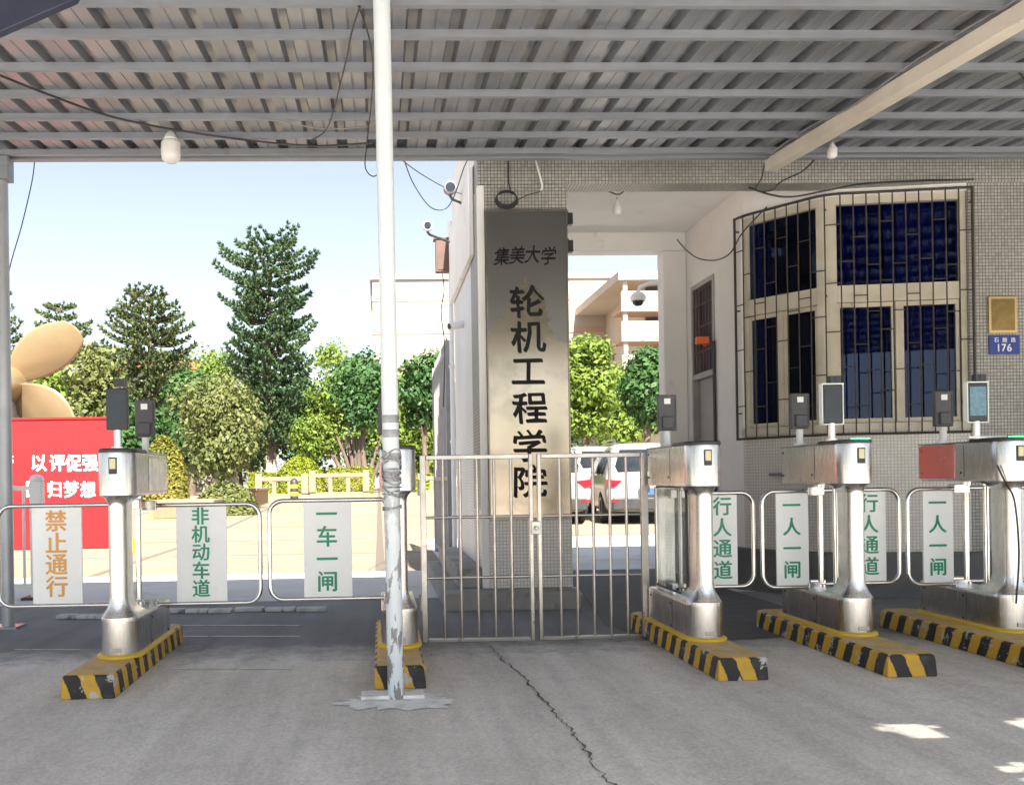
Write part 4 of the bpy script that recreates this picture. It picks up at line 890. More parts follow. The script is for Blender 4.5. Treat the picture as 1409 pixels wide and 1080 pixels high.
# ------------------------------------------------------------------ left railing, hoarding, propeller
Yr = 8.2; rl = thing('road_railing', 'white steel road railing at the left edge in front of the red hoarding', 'railing', (P(20, 800, Yr).x, Yr, 0)); ro = Vector((P(20, 800, Yr).x, Yr, 0))
xr = P(52, 750, Yr).x; zt = P(52, 662, Yr).z
m = MB(); m.box(xr - .05, xr + .05, Yr - .05, Yr + .05, .0, zt + .0); m.lathe([(.06, zt), (.06, zt + .02), (.045, zt + .05), (.005, zt + .06)], (xr, Yr, 0), 16); m.build('rail_post', WHITE_P, rl, ro, bevel=.006)
for z in (.12, zt - .06): m = MB(); m.box(xr - 2.2, xr - .051, Yr - .018, Yr + .018, z - .02, z + .02); m.build('rail', WHITE_P, rl, ro, bevel=.004)
for k in range(16):
    x = xr - .12 - .11 * k; m = MB(); m.tube([(x, Yr, .14), (x, Yr, zt - .08)], .013, 8); m.build('baluster', WHITE_P, rl, ro)
m = MB(); m.box(xr - .12, xr + .12, Yr - .1, Yr + .1, 0, .03); m.build('foot', CARB, rl, ro, bevel=.006)
Yh = 14.7; hx1 = P(160, 650, Yh).x; hx0 = hx1 - 5; hz1 = P(100, 577, Yh).z
hd = thing('hoarding', 'bright red hoarding with white slogan below the gold propeller', 'hoarding', ((hx0 + hx1) / 2, Yh, 0)); ho = Vector(((hx0 + hx1) / 2, Yh, 0))
m = MB(); m.box(hx0, hx1, Yh, Yh + .12, 0.01, hz1); m.build('panel', RED, hd, ho, bevel=.005)
for k in range(3): m = MB(); x = hx1 - .62 - 1.22 * k; m.box(x, x + .012, Yh - .0035, Yh - .0005, .02, hz1 - .01); m.build('panel_joint', mat('dark_red_joint', (.2, .01, .015)), hd, ho)
m = MB(); m.box(hx0, hx1 + .02, Yh - .02, Yh + .14, hz1 + .001, hz1 + .035); m.build('top_rail', RED, hd, ho)
m = MB()
for ch, px in zip('评建督管 以评促强', (-160, -120, -78, 8, 30, 54, 79, 101, 124)):
    if ch == ' ': continue
    q = P(px, 637, Yh); m = MB(); letter(m, ch, q.x, Yh - .002, q.z, .29, .9, .03); m.build('character', WHITEL, hd, ho)
for ch, px in zip('启航回归梦想', (-60, -20, 46, 75, 98, 121)):
    q = P(px, 673, Yh); m = MB(); letter(m, ch, q.x, Yh - .002, q.z, .28, .9, .03); m.build('character', WHITEL, hd, ho)
m = MB(); 
for x in (hx1 - .3, hx1 - 2.4): m.box(x - .03, x + .03, Yh + .121, Yh + .18, .01, hz1 - .1); m.tube([(x, Yh + .15, hz1 - .3), (x, Yh + .9, .02)], .025, 6)
m.build('prop_frame', STEEL_D, hd, ho)
Yp = 16.2; hub = P(4, 528, Yp)
pr = thing('propeller_monument', 'giant golden ship propeller monument behind the red hoarding', 'monument', (hub.x, Yp, 0)); po = Vector((hub.x, Yp, 0))
m = MB(); m.lathe([(.02, -.5), (.2, -.45), (.32, -.2), (.36, .1), (.34, .5), (.2, .6)], (hub.x, Yp, hub.z), 28, 'Y'); m.build('hub', GOLD, pr, po, smooth=50)
m = MB(); 
for k in range(10): a_ = 2 * math.pi * k / 10; m.lathe([(.025, -.06), (.025, 0)], (hub.x + .25 * math.cos(a_), Yp - .33, hub.z + .25 * math.sin(a_)), 8, 'Y')
m.build('hub_bolt', STEEL_D, pr, po)
def blade(ang, L=1.62, wd=.8):
    m = MB(); nu, nv = 40, 18; gr = []
    for i in range(nu + 1):
        t_ = i / nu; r = .22 + (L - .22) * t_; wid = .17 + wd * (math.sin(math.pi * min(t_ ** 1.0 * .9 + .04, 1)) ** .75) * (1 if t_ < .97 else .55); row = []
        tw = R(38 - 16 * t_)
        for j in range(nv + 1):
            q = (j / nv - .5) * wid * (1 if i < nu else .35); sk = -.16 * t_ * t_
            a_, b_ = r, q * math.cos(tw) + sk
            row.append(Vector((hub.x + a_ * math.cos(ang) - b_ * math.sin(ang), Yp - q * math.sin(tw) * .7 + .12 * (1 - t_) - .05 * math.cos(q * 3), hub.z + a_ * math.sin(ang) + b_ * math.cos(ang))))
        gr.append(row)
    n = nv + 1
    m.add([v for r_ in gr for v in r_], [(i * n + j, i * n + j + 1, (i + 1) * n + j + 1, (i + 1) * n + j) for i in range(nu) for j in range(nv)])
    o = m.build('blade', GOLD, pr, po, smooth=60); s = o.modifiers.new('thickness', 'SOLIDIFY'); s.thickness = .028; s.offset = 0
for a_, w_ in ((41, .72), (-36, .95), (150, .8), (220, .8)): blade(R(a_), 1.62, w_)
m = MB(); m.box(hub.x - .45, hub.x + .45, Yp - .3, Yp + .55, .0, .7); m.box(hub.x - .16, hub.x + .16, Yp + .0, Yp + .4, .701, hub.z - .3); m.build('pedestal', CONC, pr, po, bevel=.02)
c = G(175, 742); m = MB(); m.lathe([(.13, 0), (.13, .02), (.10, .05), (.085, .2), (.05, .26), (.005, .28)], (c.x, 14.3, 0), 18)
single(m, 'yellow_marker', YELLOW, (P(175, 742, 14.3).x, 14.3, 0), 'small rounded yellow marker on the plaza behind the leftmost turnstile', 'marker') if False else None
q = P(177, 745, 13.6); m = MB(); m.lathe([(.14, 0.002), (.15, .06), (.12, .17), (.06, .24), (.005, .26)], (q.x, 13.6, 0), 18)
single(m, 'yellow_bollard', YELLOW, (q.x, 13.6, 0), 'small rounded yellow bollard on the plaza behind the leftmost turnstile', 'bollard', smooth=60)

# folded iron gate leaf behind the pillar
sg = thing('iron_gate', 'grey iron gate leaf folded back along the drive behind the pillar', 'gate', (.78, 11, 0)); so_ = Vector((.78, 11, 0)); IRG = mat('grey_iron_paint', (.3, .3, .31), (.24, .24, .25), .5)
zt = P(618, 487, 11).z; m = MB()
for y in (9.95, 12.4): m.box(.75, .81, y - .03, y + .03, .03, zt)
for z in (.1, 1.0, zt - .12): m.box(.76, .80, 9.981, 12.369, z, z + .05)
m.build('leaf_frame', IRG, sg, so_)
for k in range(12):
    y = 10.12 + .19 * k; m = MB(); m.tube([(.78, y, .15), (.78, y, zt + .05)], .012, 6); m.build('bar', IRG, sg, so_)

# ------------------------------------------------------------------ cars
def make_car(label, loc, rotz):
    t = thing('parked_car', label, 'car', loc, rotz, 'white cars parked beyond the passage')
    # x across, y forward (rear at y=0)
    sec = [(0.0, .42, .60, .74, .76, .80, .74), (.03, .34, .60, .96, .80, .86, .78), (.10, .28, .62, 1.02, .82, .90, .80), (.20, .26, .64, 1.12, .84, .905, .76), (.45, .24, .66, 1.56, .86, .91, .65), (.62, .24, .66, 1.65, .86, .912, .64), (1.4, .23, .66, 1.70, .86, .915, .65),
           (2.3, .23, .66, 1.68, .86, .915, .64), (2.75, .23, .66, 1.56, .86, .91, .63), (3.35, .24, .66, 1.08, .86, .905, .74), (3.9, .26, .66, .99, .85, .895, .74), (4.35, .28, .62, .90, .80, .84, .68), (4.5, .36, .56, .74, .68, .72, .6)]
    rr = []
    for y, zb, zm, zr, wb, wm, wr in sec:
        zl = min(1.0, zr - .04); rr.append([Vector(v) for v in ((-wb * .9, y, zb), (-wb, y, zb + .06), (-wm, y, zm), (-wm * .975, y, zl), (-wr, y, zr - .05), (-wr * .8, y, zr), (0, y, zr + .015), (wr * .8, y, zr), (wr, y, zr - .05), (wm * .975, y, zl), (wm, y, zm), (wb, y, zb + .06), (wb * .9, y, zb), (0, y, zb))])
    m = MB(); m.rings(rr); b = m.build('body', CARW, t, smooth=50); sb_ = b.modifiers.new('subdivision', 'SUBSURF'); sb_.levels = 2; sb_.render_levels = 2
    m = MB(); m.add([(-.62, .135, 1.08), (.62, .135, 1.08), (.665, .235, 1.2), (.55, .425, 1.52), (-.55, .425, 1.52), (-.665, .235, 1.2)], [(0, 1, 2, 3, 4, 5)])
    o = m.build('rear_window', CARG, t); s = o.modifiers.new('thickness', 'SOLIDIFY'); s.thickness = .03; s.offset = 0
    for sx in (-1, 1):
        m = MB(); m.add([(sx * .895, .62, 1.05), (sx * .905, 2.9, 1.05), (sx * .70, 2.5, 1.52), (sx * .70, .72, 1.52)], [(0, 1, 2, 3)])
        o = m.build('side_window', CARG, t); s = o.modifiers.new('thickness', 'SOLIDIFY'); s.thickness = .03; s.offset = 0
        m = MB(); m.rings([[Vector((sx * x, y, z)) for x, z in ((.56, .90), (.86, .93), (.875, .80), (.72, .76))] for y in (-.02, .24)]); m.build('tail_lamp', LAMPR, t, bevel=.012)
        m = MB(); m.box(sx * .72 - .1, sx * .72 + .1, -.035, .06, .47, .515); m.build('reflector', LAMPR, t)
        for y in (.82, 3.55):
            m = MB(); m.lathe([(.2, .70), (.33, .705), (.345, .73), (.345, .88), (.325, .905), (.2, .9)] if sx > 0 else [(.2, -.9), (.325, -.905), (.345, -.88), (.345, -.73), (.33, -.705), (.2, -.70)], (0, y, .345), 26, 'X'); w = m.build('wheel', TYRE, t)
            m = MB(); m.lathe([(.215, sx * .86), (.215, sx * .905), (.05, sx * .89)], (0, y, .345), 20, 'X'); m.build('rim', STEEL_D, w)
    m = MB(); m.box(-.76, .76, -.028, .14, .30, .55); m.build('rear_bumper', CARB, t, bevel=.03, seg=3)
    m = MB(); m.box(-.24, .24, -.042, -.02, .60, .745); m.build('number_plate', PLATE, t, bevel=.004)
    m = MB()
    m.lathe([(.045, -.012), (.045, .02)], (0, .05, .93), 16, 'Y'); m.build('emblem', STEEL, t)
    for sx in (-.6, .6):
        m = MB(); m.tube([(sx, .7, 1.68), (sx, .78, 1.76), (sx, 2.2, 1.77), (sx, 2.3, 1.68)], .018, 8); m.build('roof_rail', STEEL_D, t)
    return t
def carpos(px, Y): p = P(px, 700, Y); return (p.x, Y, gz(Y))
c0 = make_car('white car peeking out from behind the sign pillar', carpos(757, 18.2), R(3))
for lab, px, Y, rz in (('white car with blue plate seen through the right gate leaf', 896, 18.0, R(-7)), ('white car with roof rails parked behind the two nearer cars', 836, 24.0, R(4))):
    c = copy_tree(c0); c.location = carpos(px, Y); c.rotation_euler = (0, 0, rz); c['label'] = lab

# ------------------------------------------------------------------ plants
def diamonds(C, U, V):
    n = len(C); vs = np.empty((n, 4, 3)); vs[:, 0] = C + U; vs[:, 1] = C + V; vs[:, 2] = C - U; vs[:, 3] = C - V
    return vs.reshape(-1, 3)
def foliage(name, vs, m, parent):
    n = len(vs) // 4; me = bpy.data.meshes.new(name); me.vertices.add(4 * n); me.vertices.foreach_set('co', vs.astype(np.float32).ravel())
    me.loops.add(4 * n); me.loops.foreach_set('vertex_index', np.arange(4 * n, dtype=np.int32))
    me.polygons.add(n); me.polygons.foreach_set('loop_start', np.arange(0, 4 * n, 4, dtype=np.int32)); me.update(calc_edges=True); me.validate()
    me.materials.append(m); o = bpy.data.objects.new(name, me); COL.objects.link(o); o.parent = parent; return o
def unit(n):
    v = rng.normal(size=(n, 3)); return v / np.linalg.norm(v, axis=1, keepdims=True)
def leaf_cloud(lobes, n, ls, lw, up=.3):
    tot = sum(l[3] * l[3] for l in lobes); out = []
    for (x, y, z, r, fl_) in lobes:
        k = int(n * r * r / tot) + 8; d = unit(k); rad = r * (rng.random(k) ** .35) * (.82 + .3 * rng.random(k))
        # bumpy surface so the outline breaks up
        w = 1 + .16 * np.sin(d[:, 0] * 7 + x * 3) * np.sin(d[:, 2] * 8 + z) + .1 * np.sin(d[:, 1] * 13 + d[:, 0] * 9)
        C = np.array([x, y, z]) + d * (rad * w)[:, None] * np.array([1, 1, fl_])
        nrm = d + unit(k) * .75 + np.array([0, 0, up]); nrm /= np.linalg.norm(nrm, axis=1, keepdims=True)
        a_ = np.cross(nrm, unit(k)); a_ /= np.linalg.norm(a_, axis=1, keepdims=True); b_ = np.cross(nrm, a_)
        sz = (.35 + 1.3 * rng.random(k) ** 1.6)[:, None]; out.append(diamonds(C, a_ * ls * sz, b_ * lw * sz))
    return np.concatenate(out)
def trunk_mb(h, r0, r1, lean=(0, 0), limbs=(), z0=0):
    m = MB(); N = 8; pts = [(lean[0] * (i / N) ** 1.5 + .05 * math.sin(i * 1.3) * (i > 0), lean[1] * (i / N) + .04 * math.cos(i * 1.9) * (i > 0), z0 + h * i / N) for i in range(N + 1)]
    m.tube(pts, [r0 * (1.35 if i == 0 else 1) + (r1 - r0) * i / N for i in range(N + 1)], 10)
    for (t_, dx, dy, dzz, r) in limbs:
        k = min(N, int(t_ * N)); b = Vector(pts[k]); m.tube([b, b + Vector((dx * .45, dy * .45, dzz * .6)), b + Vector((dx, dy, dzz))], [r, r * .7, r * .3], 7)
    return m
def broad_tree(px, Y, ytop, ybot, pxw, m, label, n=6000, ls=.11, lobes_n=11, group='broadleaf trees on the campus', bark=None, base=None, name='tree', seed=0, limbs_n=6, trunk_r=.16, flat=.85):
    rs = random.Random(seed + int(px) * 7 + int(ytop)); X = P(px, 600, Y).x; z0 = gz(Y) if base is None else base
    zt, zb = P(px, ytop, Y).z - z0, P(px, ybot, Y).z - z0; wid = pxw * Y / F; hgt = zt - zb; zc = (zt + zb) / 2
    t = thing(name, label, 'tree', (X, Y, z0), 0, group); lob = []
    for k in range(lobes_n):
        a_ = rs.random() * 6.283; q = rs.random() ** .5; e = (k + .5) / lobes_n * 2 - 1
        r = min(wid, hgt) * (.21 + .12 * rs.random()); rad_ = max(.01, (wid / 2 - r * .9)) * math.sqrt(max(0, 1 - (e * .85) ** 2))
        lob.append((rad_ * q * math.cos(a_) * 1.1, rad_ * q * math.sin(a_), zc + e * max(.0, hgt / 2 - r * .8), r, flat))
    lob.append((0, 0, zc, min(wid, hgt) * .33, 1))
    foliage('crown', leaf_cloud(lob, n, ls, ls * .55), m, t)
    lm = [(.45 + .5 * rs.random(), l[0] * .8, l[1] * .8, (l[2] - zb) * .6 + .2, trunk_r * .45) for l in rs.sample(lob, min(limbs_n, len(lob)))]
    trunk_mb(max(.6, zc - 0), trunk_r, trunk_r * .4, (0, 0), lm).build('trunk', bark or BARK, t)
    return t
def conifer(px, Y, ytop, ybot, pxw, prof, m, label, step=.5, dens=1.0, bark=None, seed=1, nb=7, limeH=0, brush=.24):
    rs = random.Random(seed); X = P(px, 600, Y).x; z0 = gz(Y); zt = P(px, ytop, Y).z - z0; zb = P(px, ybot, Y).z - z0; Rm = pxw * Y / F / 2
    t = thing('conifer_tree', label, 'tree', (X, Y, z0), 0, 'tall conifers on the campus')
    tr = MB(); N = 10; tr.tube([(.06 * math.sin(i), .05 * math.cos(i * 1.4), zt * .985 * i / N) for i in range(N + 1)], [.24 - .20 * i / N for i in range(N + 1)], 10)
    Cs, Us, Vs = [], [], []; z = zb; lev = 0
    while z < zt - .15:
        f = (z - zb) / (zt - zb); L = Rm * np.interp(f, [q[0] for q in prof], [q[1] for q in prof]); n_ = nb if f < .8 else max(4, nb - 2)
        ph = rs.random() * 6.28
        for k in range(n_):
            if rs.random() > .93: continue
            a_ = ph + 6.283 * k / n_ + (rs.random() - .5) * .5; l = L * (.66 + .44 * rs.random()); d = Vector((math.cos(a_), math.sin(a_), 0)); droop = -.10 - .05 * rs.random(); lift = .30 + .15 * rs.random()
            zb_ = z + (rs.random() - .5) * step * .6
            pts = []
            for i in range(7):
                s = i / 6; pts.append(d * (.05 + l * s) + Vector((0, 0, zb_ + l * (droop * s + lift * s ** 3))))
            tr.tube(pts, [.045 * (1 - .75 * i / 6) for i in range(7)], 4, cap=False)
            nt_ = max(4, int(l / .2)); side = Vector((-d.y, d.x, 0))
            for q in range(nt_):
                s = .22 + .78 * (q + .5) / nt_; i = min(5, int(s * 6)); u_ = s * 6 - i; c = pts[i].lerp(pts[i + 1], u_)
                spread = .16 + .34 * min(1, l) * math.sin(math.pi * min(1, s * .85 + .1))
                for sidek in (-1, 0, 1):
                    cc = c + side * sidek * spread * (.6 + .6 * rs.random()) + Vector((0, 0, .05 + .08 * abs(sidek)))
                    nn = int(12 * dens); ax = np.array(d * (.75) + side * sidek * .5 + Vector((0, 0, .75)))
                    dirs = unit(nn) * .75 + ax / np.linalg.norm(ax); dirs /= np.linalg.norm(dirs, axis=1, keepdims=True)
                    ln = brush * (.6 + .5 * rng.random(nn))[:, None]; pr_ = np.cross(dirs, unit(nn)); pr_ /= np.linalg.norm(pr_, axis=1, keepdims=True)
                    Cs.append(np.array(cc) + dirs * ln * .5); Us.append(dirs * ln * .55); Vs.append(pr_ * .042)
        z += step * (.85 + .3 * rs.random()); lev += 1
    foliage('crown', diamonds(np.concatenate(Cs), np.concatenate(Us), np.concatenate(Vs)), m, t)
    tr.build('trunk', bark or BARK, t)
    if limeH:
        m2 = MB(); m2.tube([(0, .05, 0.0), (.03, .04, limeH)], [.29, .262], 12); m2.build('limewash', PALEBARK, t)
    return t
conifer(372, 44, 336, 612, 150, [(0, .5), (.2, .78), (.5, .8), (.75, .78), (.9, .98), (1, .62)], L_CON, 'tallest conifer with dense upturned branches and a flat broken top', .5, 1.35, seed=3, nb=7, limeH=1.6)
conifer(207, 46, 400, 590, 135, [(0, .9), (.4, 1), (.7, .85), (.9, .6), (1, .25)], L_CON2, 'open branched olive conifer between the propeller and the tallest conifer', .52, 1.05, seed=5, nb=7)
conifer(85, 48, 420, 590, 110, [(0, 1), (.5, .95), (.8, .7), (1, .25)], L_CON2, 'conifer rising behind the gold propeller blades', .55, .8, seed=8, nb=6)
conifer(-8, 48, 395, 580, 90, [(0, 1), (.5, .95), (.8, .7), (1, .25)], L_CON2, 'conifer half hidden behind the left steel post', .6, .7, seed=9, nb=6)
broad_tree(298, 25, 508, 672, 145, L_YG, 'pale olive bushy tree growing from the stone planter', 17000, .06, 22, trunk_r=.12, bark=PALEBARK)
broad_tree(500, 40, 476, 600, 112, L_DK, 'dark round banyan with many trunks left of the white post', 9000, .10, 12, limbs_n=4)
broad_tree(585, 41, 478, 600, 92, L_DK, 'dark round tree between the white post and the pillar', 7000, .10, 11)
broad_tree(428, 40.5, 566, 642, 84, L_LT, 'low bright shrub tree at the foot of the tallest conifer', 5000, .085, 10)
broad_tree(465, 54, 458, 640, 120, L_LT, 'fresh green tree rising behind the dark banyan', 7000, .13, 12)
broad_tree(300, 54, 468, 650, 110, L_LT, 'fresh green tree behind the pale olive tree', 7000, .13, 12)
broad_tree(262, 40, 500, 650, 90, L_DK, 'dark tree behind the leftmost turnstile terminals', 6000, .11, 11)
broad_tree(135, 35, 462, 660, 100, L_YG, 'yellowish tree right of the gold propeller', 7000, .11, 12)
broad_tree(190, 34, 545, 665, 100, L_DK, 'low dark tree just behind the leftmost face terminal', 5000, .1, 10)
broad_tree(48, 40, 478, 650, 110, L_LT, 'green tree behind the propeller hub', 6000, .12, 11)
broad_tree(-40, 40, 470, 650, 110, L_DK, 'dark tree behind the left steel post', 4000, .13, 9)
broad_tree(345, 52, 500, 650, 130, L_DK, 'dark tree far behind the tallest conifer', 6000, .14, 11)
broad_tree(545, 50, 500, 650, 110, L_LT, 'green tree far behind the white post', 5000, .14, 11)
broad_tree(806, 34, 452, 612, 105, L_LT, 'fresh yellow green tree seen through the passage', 10000, .10, 13)
broad_tree(892, 31, 470, 596, 90, L_DK, 'darker tree with bare lower limbs at the right of the passage opening', 8000, .095, 12, limbs_n=9)
broad_tree(860, 48, 490, 640, 120, L_LT, 'green tree behind both trees seen through the passage', 6000, .13, 11)
broad_tree(700, 46, 480, 650, 120, L_LT, 'green tree hidden mostly behind the sign pillar', 4000, .13, 9)
for i, (px_, Y_, yt, pw, mm, lb) in enumerate(((20, 52, 520, 130, L_DK, 'dark filler tree low behind the propeller blades'), (110, 50, 505, 140, L_LT, 'low green tree between the propeller and the open conifer'), (170, 54, 500, 120, L_DK, 'dark low tree behind the open olive conifer'),
        (225, 58, 490, 120, L_LT, 'light tree below the red roof in the background'), (330, 60, 515, 120, L_YG, 'olive tree filling the gap left of the tallest conifer'), (415, 56, 505, 120, L_DK, 'dark tree filling the gap right of the tallest conifer'), (525, 60, 525, 130, L_DK, 'dark low tree right behind the dark banyan'), (590, 50, 555, 90, L_LT, 'low light green tree between the post and the pillar'), (620, 60, 515, 110, L_LT, 'light tree low behind the pillar edge'), (770, 60, 520, 120, L_DK, 'dark low tree behind the sign pillar and passage'))):
    broad_tree(px_, Y_, yt, 668, pw, mm, lb, 5000, .15, 14, trunk_r=.14)
# banyan aerial roots
X = P(492, 600, 40).x; t = thing('banyan_trunks', 'cluster of dark twisted banyan trunks under the round dark crown', 'tree trunk', (X, 40, gz(40)))
m = MB(); rs = random.Random(4)
for k in range(15):
    a_ = rs.random() * 6.28; r = .75 * rs.random(); x, y = r * math.cos(a_), r * .6 * math.sin(a_); s_ = 1.5 + rs.random()
    m.tube([(x, y, 0), (x * 1.0 + .08 * rs.random(), y, .6), (x * s_ * .8, y * s_, 1.5), (x * s_ * 1.3 + .2 * (rs.random() - .5), y * s_, 2.5)], [.13, .10, .085, .05], 7)
m.build('trunk', BARK, t)
def hedge(px, Y, pxw, ytop, ybot, dep, m, label, n=5000, dome=True, ls=.05, name='hedge'):
    X = P(px, 640, Y).x; zb = gz(Y); w = pxw * Y / F; h = P(px, ytop, Y).z - zb
    t = thing(name, label, 'hedge', (X, Y, zb), 0, 'clipped hedges and shrubs on the campus')
    if dome:
        k = n; d = unit(k); d[:, 2] = np.abs(d[:, 2]); r_ = .86 + .14 * rng.random(k); C = d * r_[:, None] * np.array([w / 2, dep / 2, h]); nr = d
    else:
        C = rng.random((n, 3)) * np.array([w, dep, h]) - np.array([w / 2, dep / 2, 0]); ax = rng.integers(0, 3, n)
        C[ax == 0, 1] = -dep / 2 + .06 * rng.random((ax == 0).sum()); C[ax == 1, 2] = h - .08 * rng.random((ax == 1).sum()); nr = np.zeros((n, 3)); nr[ax == 0, 1] = -1; nr[ax == 1, 2] = 1; nr[ax == 2] = unit((ax == 2).sum())
    nr = nr + unit(n) * .7; nr /= np.linalg.norm(nr, axis=1, keepdims=True); a_ = np.cross(nr, unit(n)); a_ /= np.linalg.norm(a_, axis=1, keepdims=True); b_ = np.cross(nr, a_)
    foliage('leaves', diamonds(C, a_ * ls, b_ * ls * .6), m, t)
    s = MB(); s.tube([(0, 0, 0), (0, 0, h * .6)], .04, 6)
    for q in (-1, 1): s.tube([(q * w * .2, 0, 0), (q * w * .28, 0, h * .5)], .03, 6)
    s.build('stems', BARK, t)
hedge(413, 37.5, 76, 627, 672, 1.6, L_HED, 'bright yellow green clipped dome hedge behind the stone balustrade', 5200)
hedge(482, 37, 62, 643, 665, .7, L_HED, 'low flat bright hedge behind the right end of the balustrade', 3000, False)
hedge(362, 37, 42, 650, 668, .6, L_HED, 'low clipped hedge left of the dome hedge', 2000, False)
hedge(225, 32, 70, 598, 668, 1.4, L_RED, 'yellow and red leaved shrub behind the leftmost turnstile', 4200, True, .06, 'shrub')
hedge(310, 23.6, 90, 662, 690, .7, L_YG, 'loose olive undergrowth around the planter tree', 2200, True, .07, 'shrub')
hedge(590, 40, 60, 652, 672, 1.0, L_HED, 'bright low hedge between the white post and the pillar', 2200, False, .07)

# ------------------------------------------------------------------ planters, balustrade, marker
def planter(px0, px1, Y, ytop, dep, label, m_=STONE):
    x0, x1 = P(px0, 690, Y).x, P(px1, 690, Y).x; zb, zt = gz(Y) - .05, P((px0 + px1) / 2, ytop, Y).z; c = ((x0 + x1) / 2, Y, zb)
    t = thing('stone_planter', label, 'planter', c, 0, 'tan stone planters on the plaza')
    m = MB(); m.box(x0, x1, Y, Y + dep, zb, zt - .08); m.build('wall', m_, t, c, bevel=.01)
    m = MB(); m.box(x0 - .05, x1 + .05, Y - .05, Y + dep + .05, zt - .079, zt); m.build('coping', BALUS, t, c, bevel=.015)
    m = MB(); m.box(x0 + .1, x1 - .1, Y - .012, Y - .001, zb + .1, zt - .14); m.build('face_panel', mat('dark_planter_panel', (.2, .14, .09), (.26, .18, .11), .8), t, c)
planter(205, 292, 22, 688, 2.0, 'tan stone planter with a dark face behind the cycle lane barrier')
planter(322, 352, 27, 672, 3.0, 'narrow tan stone planter right of the olive tree')
def balus(px0, px1, Y, ytop, n, label):
    x0, x1 = P(px0, 670, Y).x, P(px1, 670, Y).x; zb = gz(Y); zt = P((px0 + px1) / 2, ytop, Y).z; c = ((x0 + x1) / 2, Y, zb)
    t = thing('stone_balustrade', label, 'balustrade', c, 0, 'stone balustrades on the plaza')
    m = MB(); m.box(x0, x1, Y - .09, Y + .09, zt - .16, zt); m.build('coping', BALUS, t, c, bevel=.015)
    m = MB(); m.box(x0, x1, Y - .08, Y + .08, zb - .02, zb + .1); m.build('plinth', BALUS, t, c, bevel=.015)
    for k in range(n):
        x = x0 + .12 + (x1 - x0 - .24) * k / (n - 1); w_ = .13 if k in (0, n - 1) else .08; m = MB(); m.box(x - w_, x + w_, Y - w_ * .9, Y + w_ * .9, zb + .101, (zt - .161) if w_ < .1 else zt + .12); m.build('baluster', BALUS, t, c, bevel=.01)
balus(352, 424, 35, 656, 4, 'long stone balustrade in front of the dome hedge')
balus(426, 508, 36, 651, 4, 'stone balustrade stretch just left of the white post')
balus(575, 612, 38, 655, 3, 'short stone balustrade between the white post and the pillar')
c = P(405, 684, 32); t = thing('hazard_bollard', 'short black and yellow bollard in front of the stone balustrade', 'bollard', (c.x, 32, gz(32)))
m = MB(); m.lathe([(.14, 0), (.14, .62), (.1, .7), (.02, .76)], (0, 0, 0), 14); m.build('post', CARB, t)
m = MB(); [m.lathe([(.143, z), (.143, z + .13)], (0, 0, 0), 14) for z in (.14, .4)]; m.build('band', YELLOW, t)

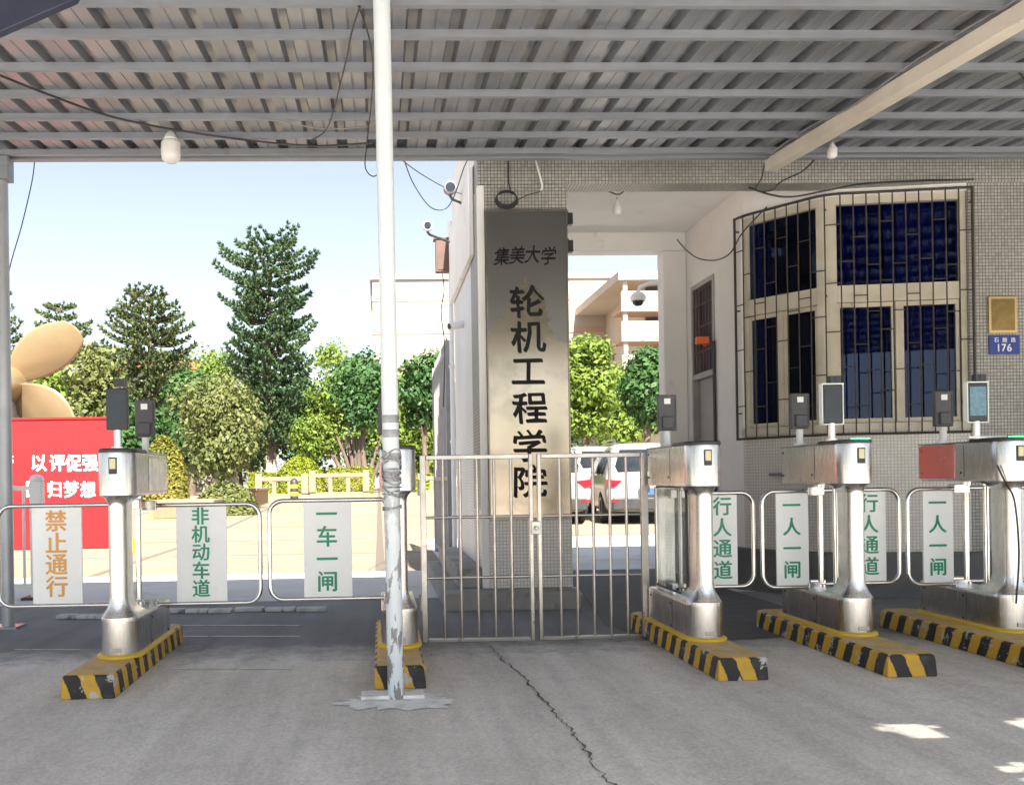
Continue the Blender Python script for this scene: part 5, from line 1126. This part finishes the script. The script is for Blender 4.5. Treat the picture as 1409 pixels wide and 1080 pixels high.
# ------------------------------------------------------------------ far buildings
Yb = 78; z0 = gz(Yb)
bx0, bx1, bzt = P(514, 500, Yb).x, P(846, 500, Yb).x, P(700, 384, Yb).z; bc = ((bx0 + bx1) / 2, Yb, z0); BO = Vector(bc)
bd = thing('teaching_building', 'cream teaching building with orange bands beyond the trees', 'building', bc)
m = MB(); m.box(bx0, bx1, Yb, Yb + 14, z0, bzt); m.build('main_block', FACADE, bd, BO)
zs = [P(700, y, Yb).z for y in (409, 454, 505)]
m = MB()
for z in zs: m.box(bx0 - .06, bx1 + .06, Yb - .06, Yb + 14.06, z - .28, z + .22)
m.build('band', STRIPE, bd, BO)
m = MB(); m.box(bx0 - .2, bx1 + .2, Yb - .2, Yb + 14.2, bzt + .01, bzt + .5); m.build('parapet', FACADE, bd, BO)
tk = P(575, 374, Yb); m = MB(); m.box(tk.x - .9, tk.x + .9, Yb + 2, Yb + 4, bzt + .5, P(575, 364, Yb).z); tb = m.build('roof_tank', mat('grey_tank', (.3, .27, .23), (.24, .22, .19), .7), bd, BO, bevel=.05)
# right wing with open corridors and stairs
Yw = 66; wx0, wx1, wzt = P(846, 500, Yw).x, P(985, 500, Yw).x, P(880, 382, Yw).z
m = MB(); m.box(wx0 + 2.4, wx1, Yw + .5, Yw + 11.9, z0, wzt); m.build('wing_block', FACADE, bd, BO)
fls = [P(870, y, Yw).z for y in (430, 470, 515, 560)]
for i, z in enumerate(fls):
    m = MB(); m.box(wx0, wx0 + 6.5, Yw - 2, Yw + .45, z - .28, z); m.build('corridor_slab', STRIPE, bd, BO)
    m = MB(); m.box(wx0, wx0 + 6.5, Yw - 2.02, Yw - 1.85, z + .001, z + 1.15); m.build('corridor_parapet', FACADE, bd, BO)
    m = MB(); m.box(wx0 + 2.5, wx0 + 6.4, Yw + .40, Yw + .49, z + .2, z + 1.95); m.build('corridor_window', DKWIN, bd, BO)
m = MB(); m.box(wx0 - .2, wx1 + .2, Yw - 2.1, Yw + 12, wzt - .6, wzt); m.build('wing_roof', FACADE, bd, BO)
m = MB(); m.box(wx0 + .2, wx0 + .5, Yw - 1.8, Yw - 1.5, z0, wzt - .61); m.build('corridor_column', FACADE, bd, BO)
Yk = 60; x = P(245, 500, Yk).x; kc = (x, Yk, gz(Yk)); KO = Vector(kc); kd = thing('red_roofed_house', 'house with a red tiled roof showing between the conifers', 'house', kc)
ze = P(245, 506, Yk).z; zp = P(245, 488, Yk).z
m = MB(); m.box(x - 6, x + 3.0, Yk + .5, Yk + 6, gz(Yk), ze); m.build('wall', FACADE, kd, KO)
m = MB(); m.add([(x - 6.4, Yk, ze - .1), (x + 1.9, Yk, ze - .1), (x + .8, Yk + 3, zp), (x - 5.4, Yk + 3, zp), (x - 6.4, Yk + 6.4, ze - .1), (x + 1.9, Yk + 6.4, ze - .1)], [(0, 1, 2, 3), (3, 2, 5, 4), (0, 3, 4), (1, 5, 2), (0, 4, 5, 1)]); m.build('roof', ROOFRED, kd, KO)
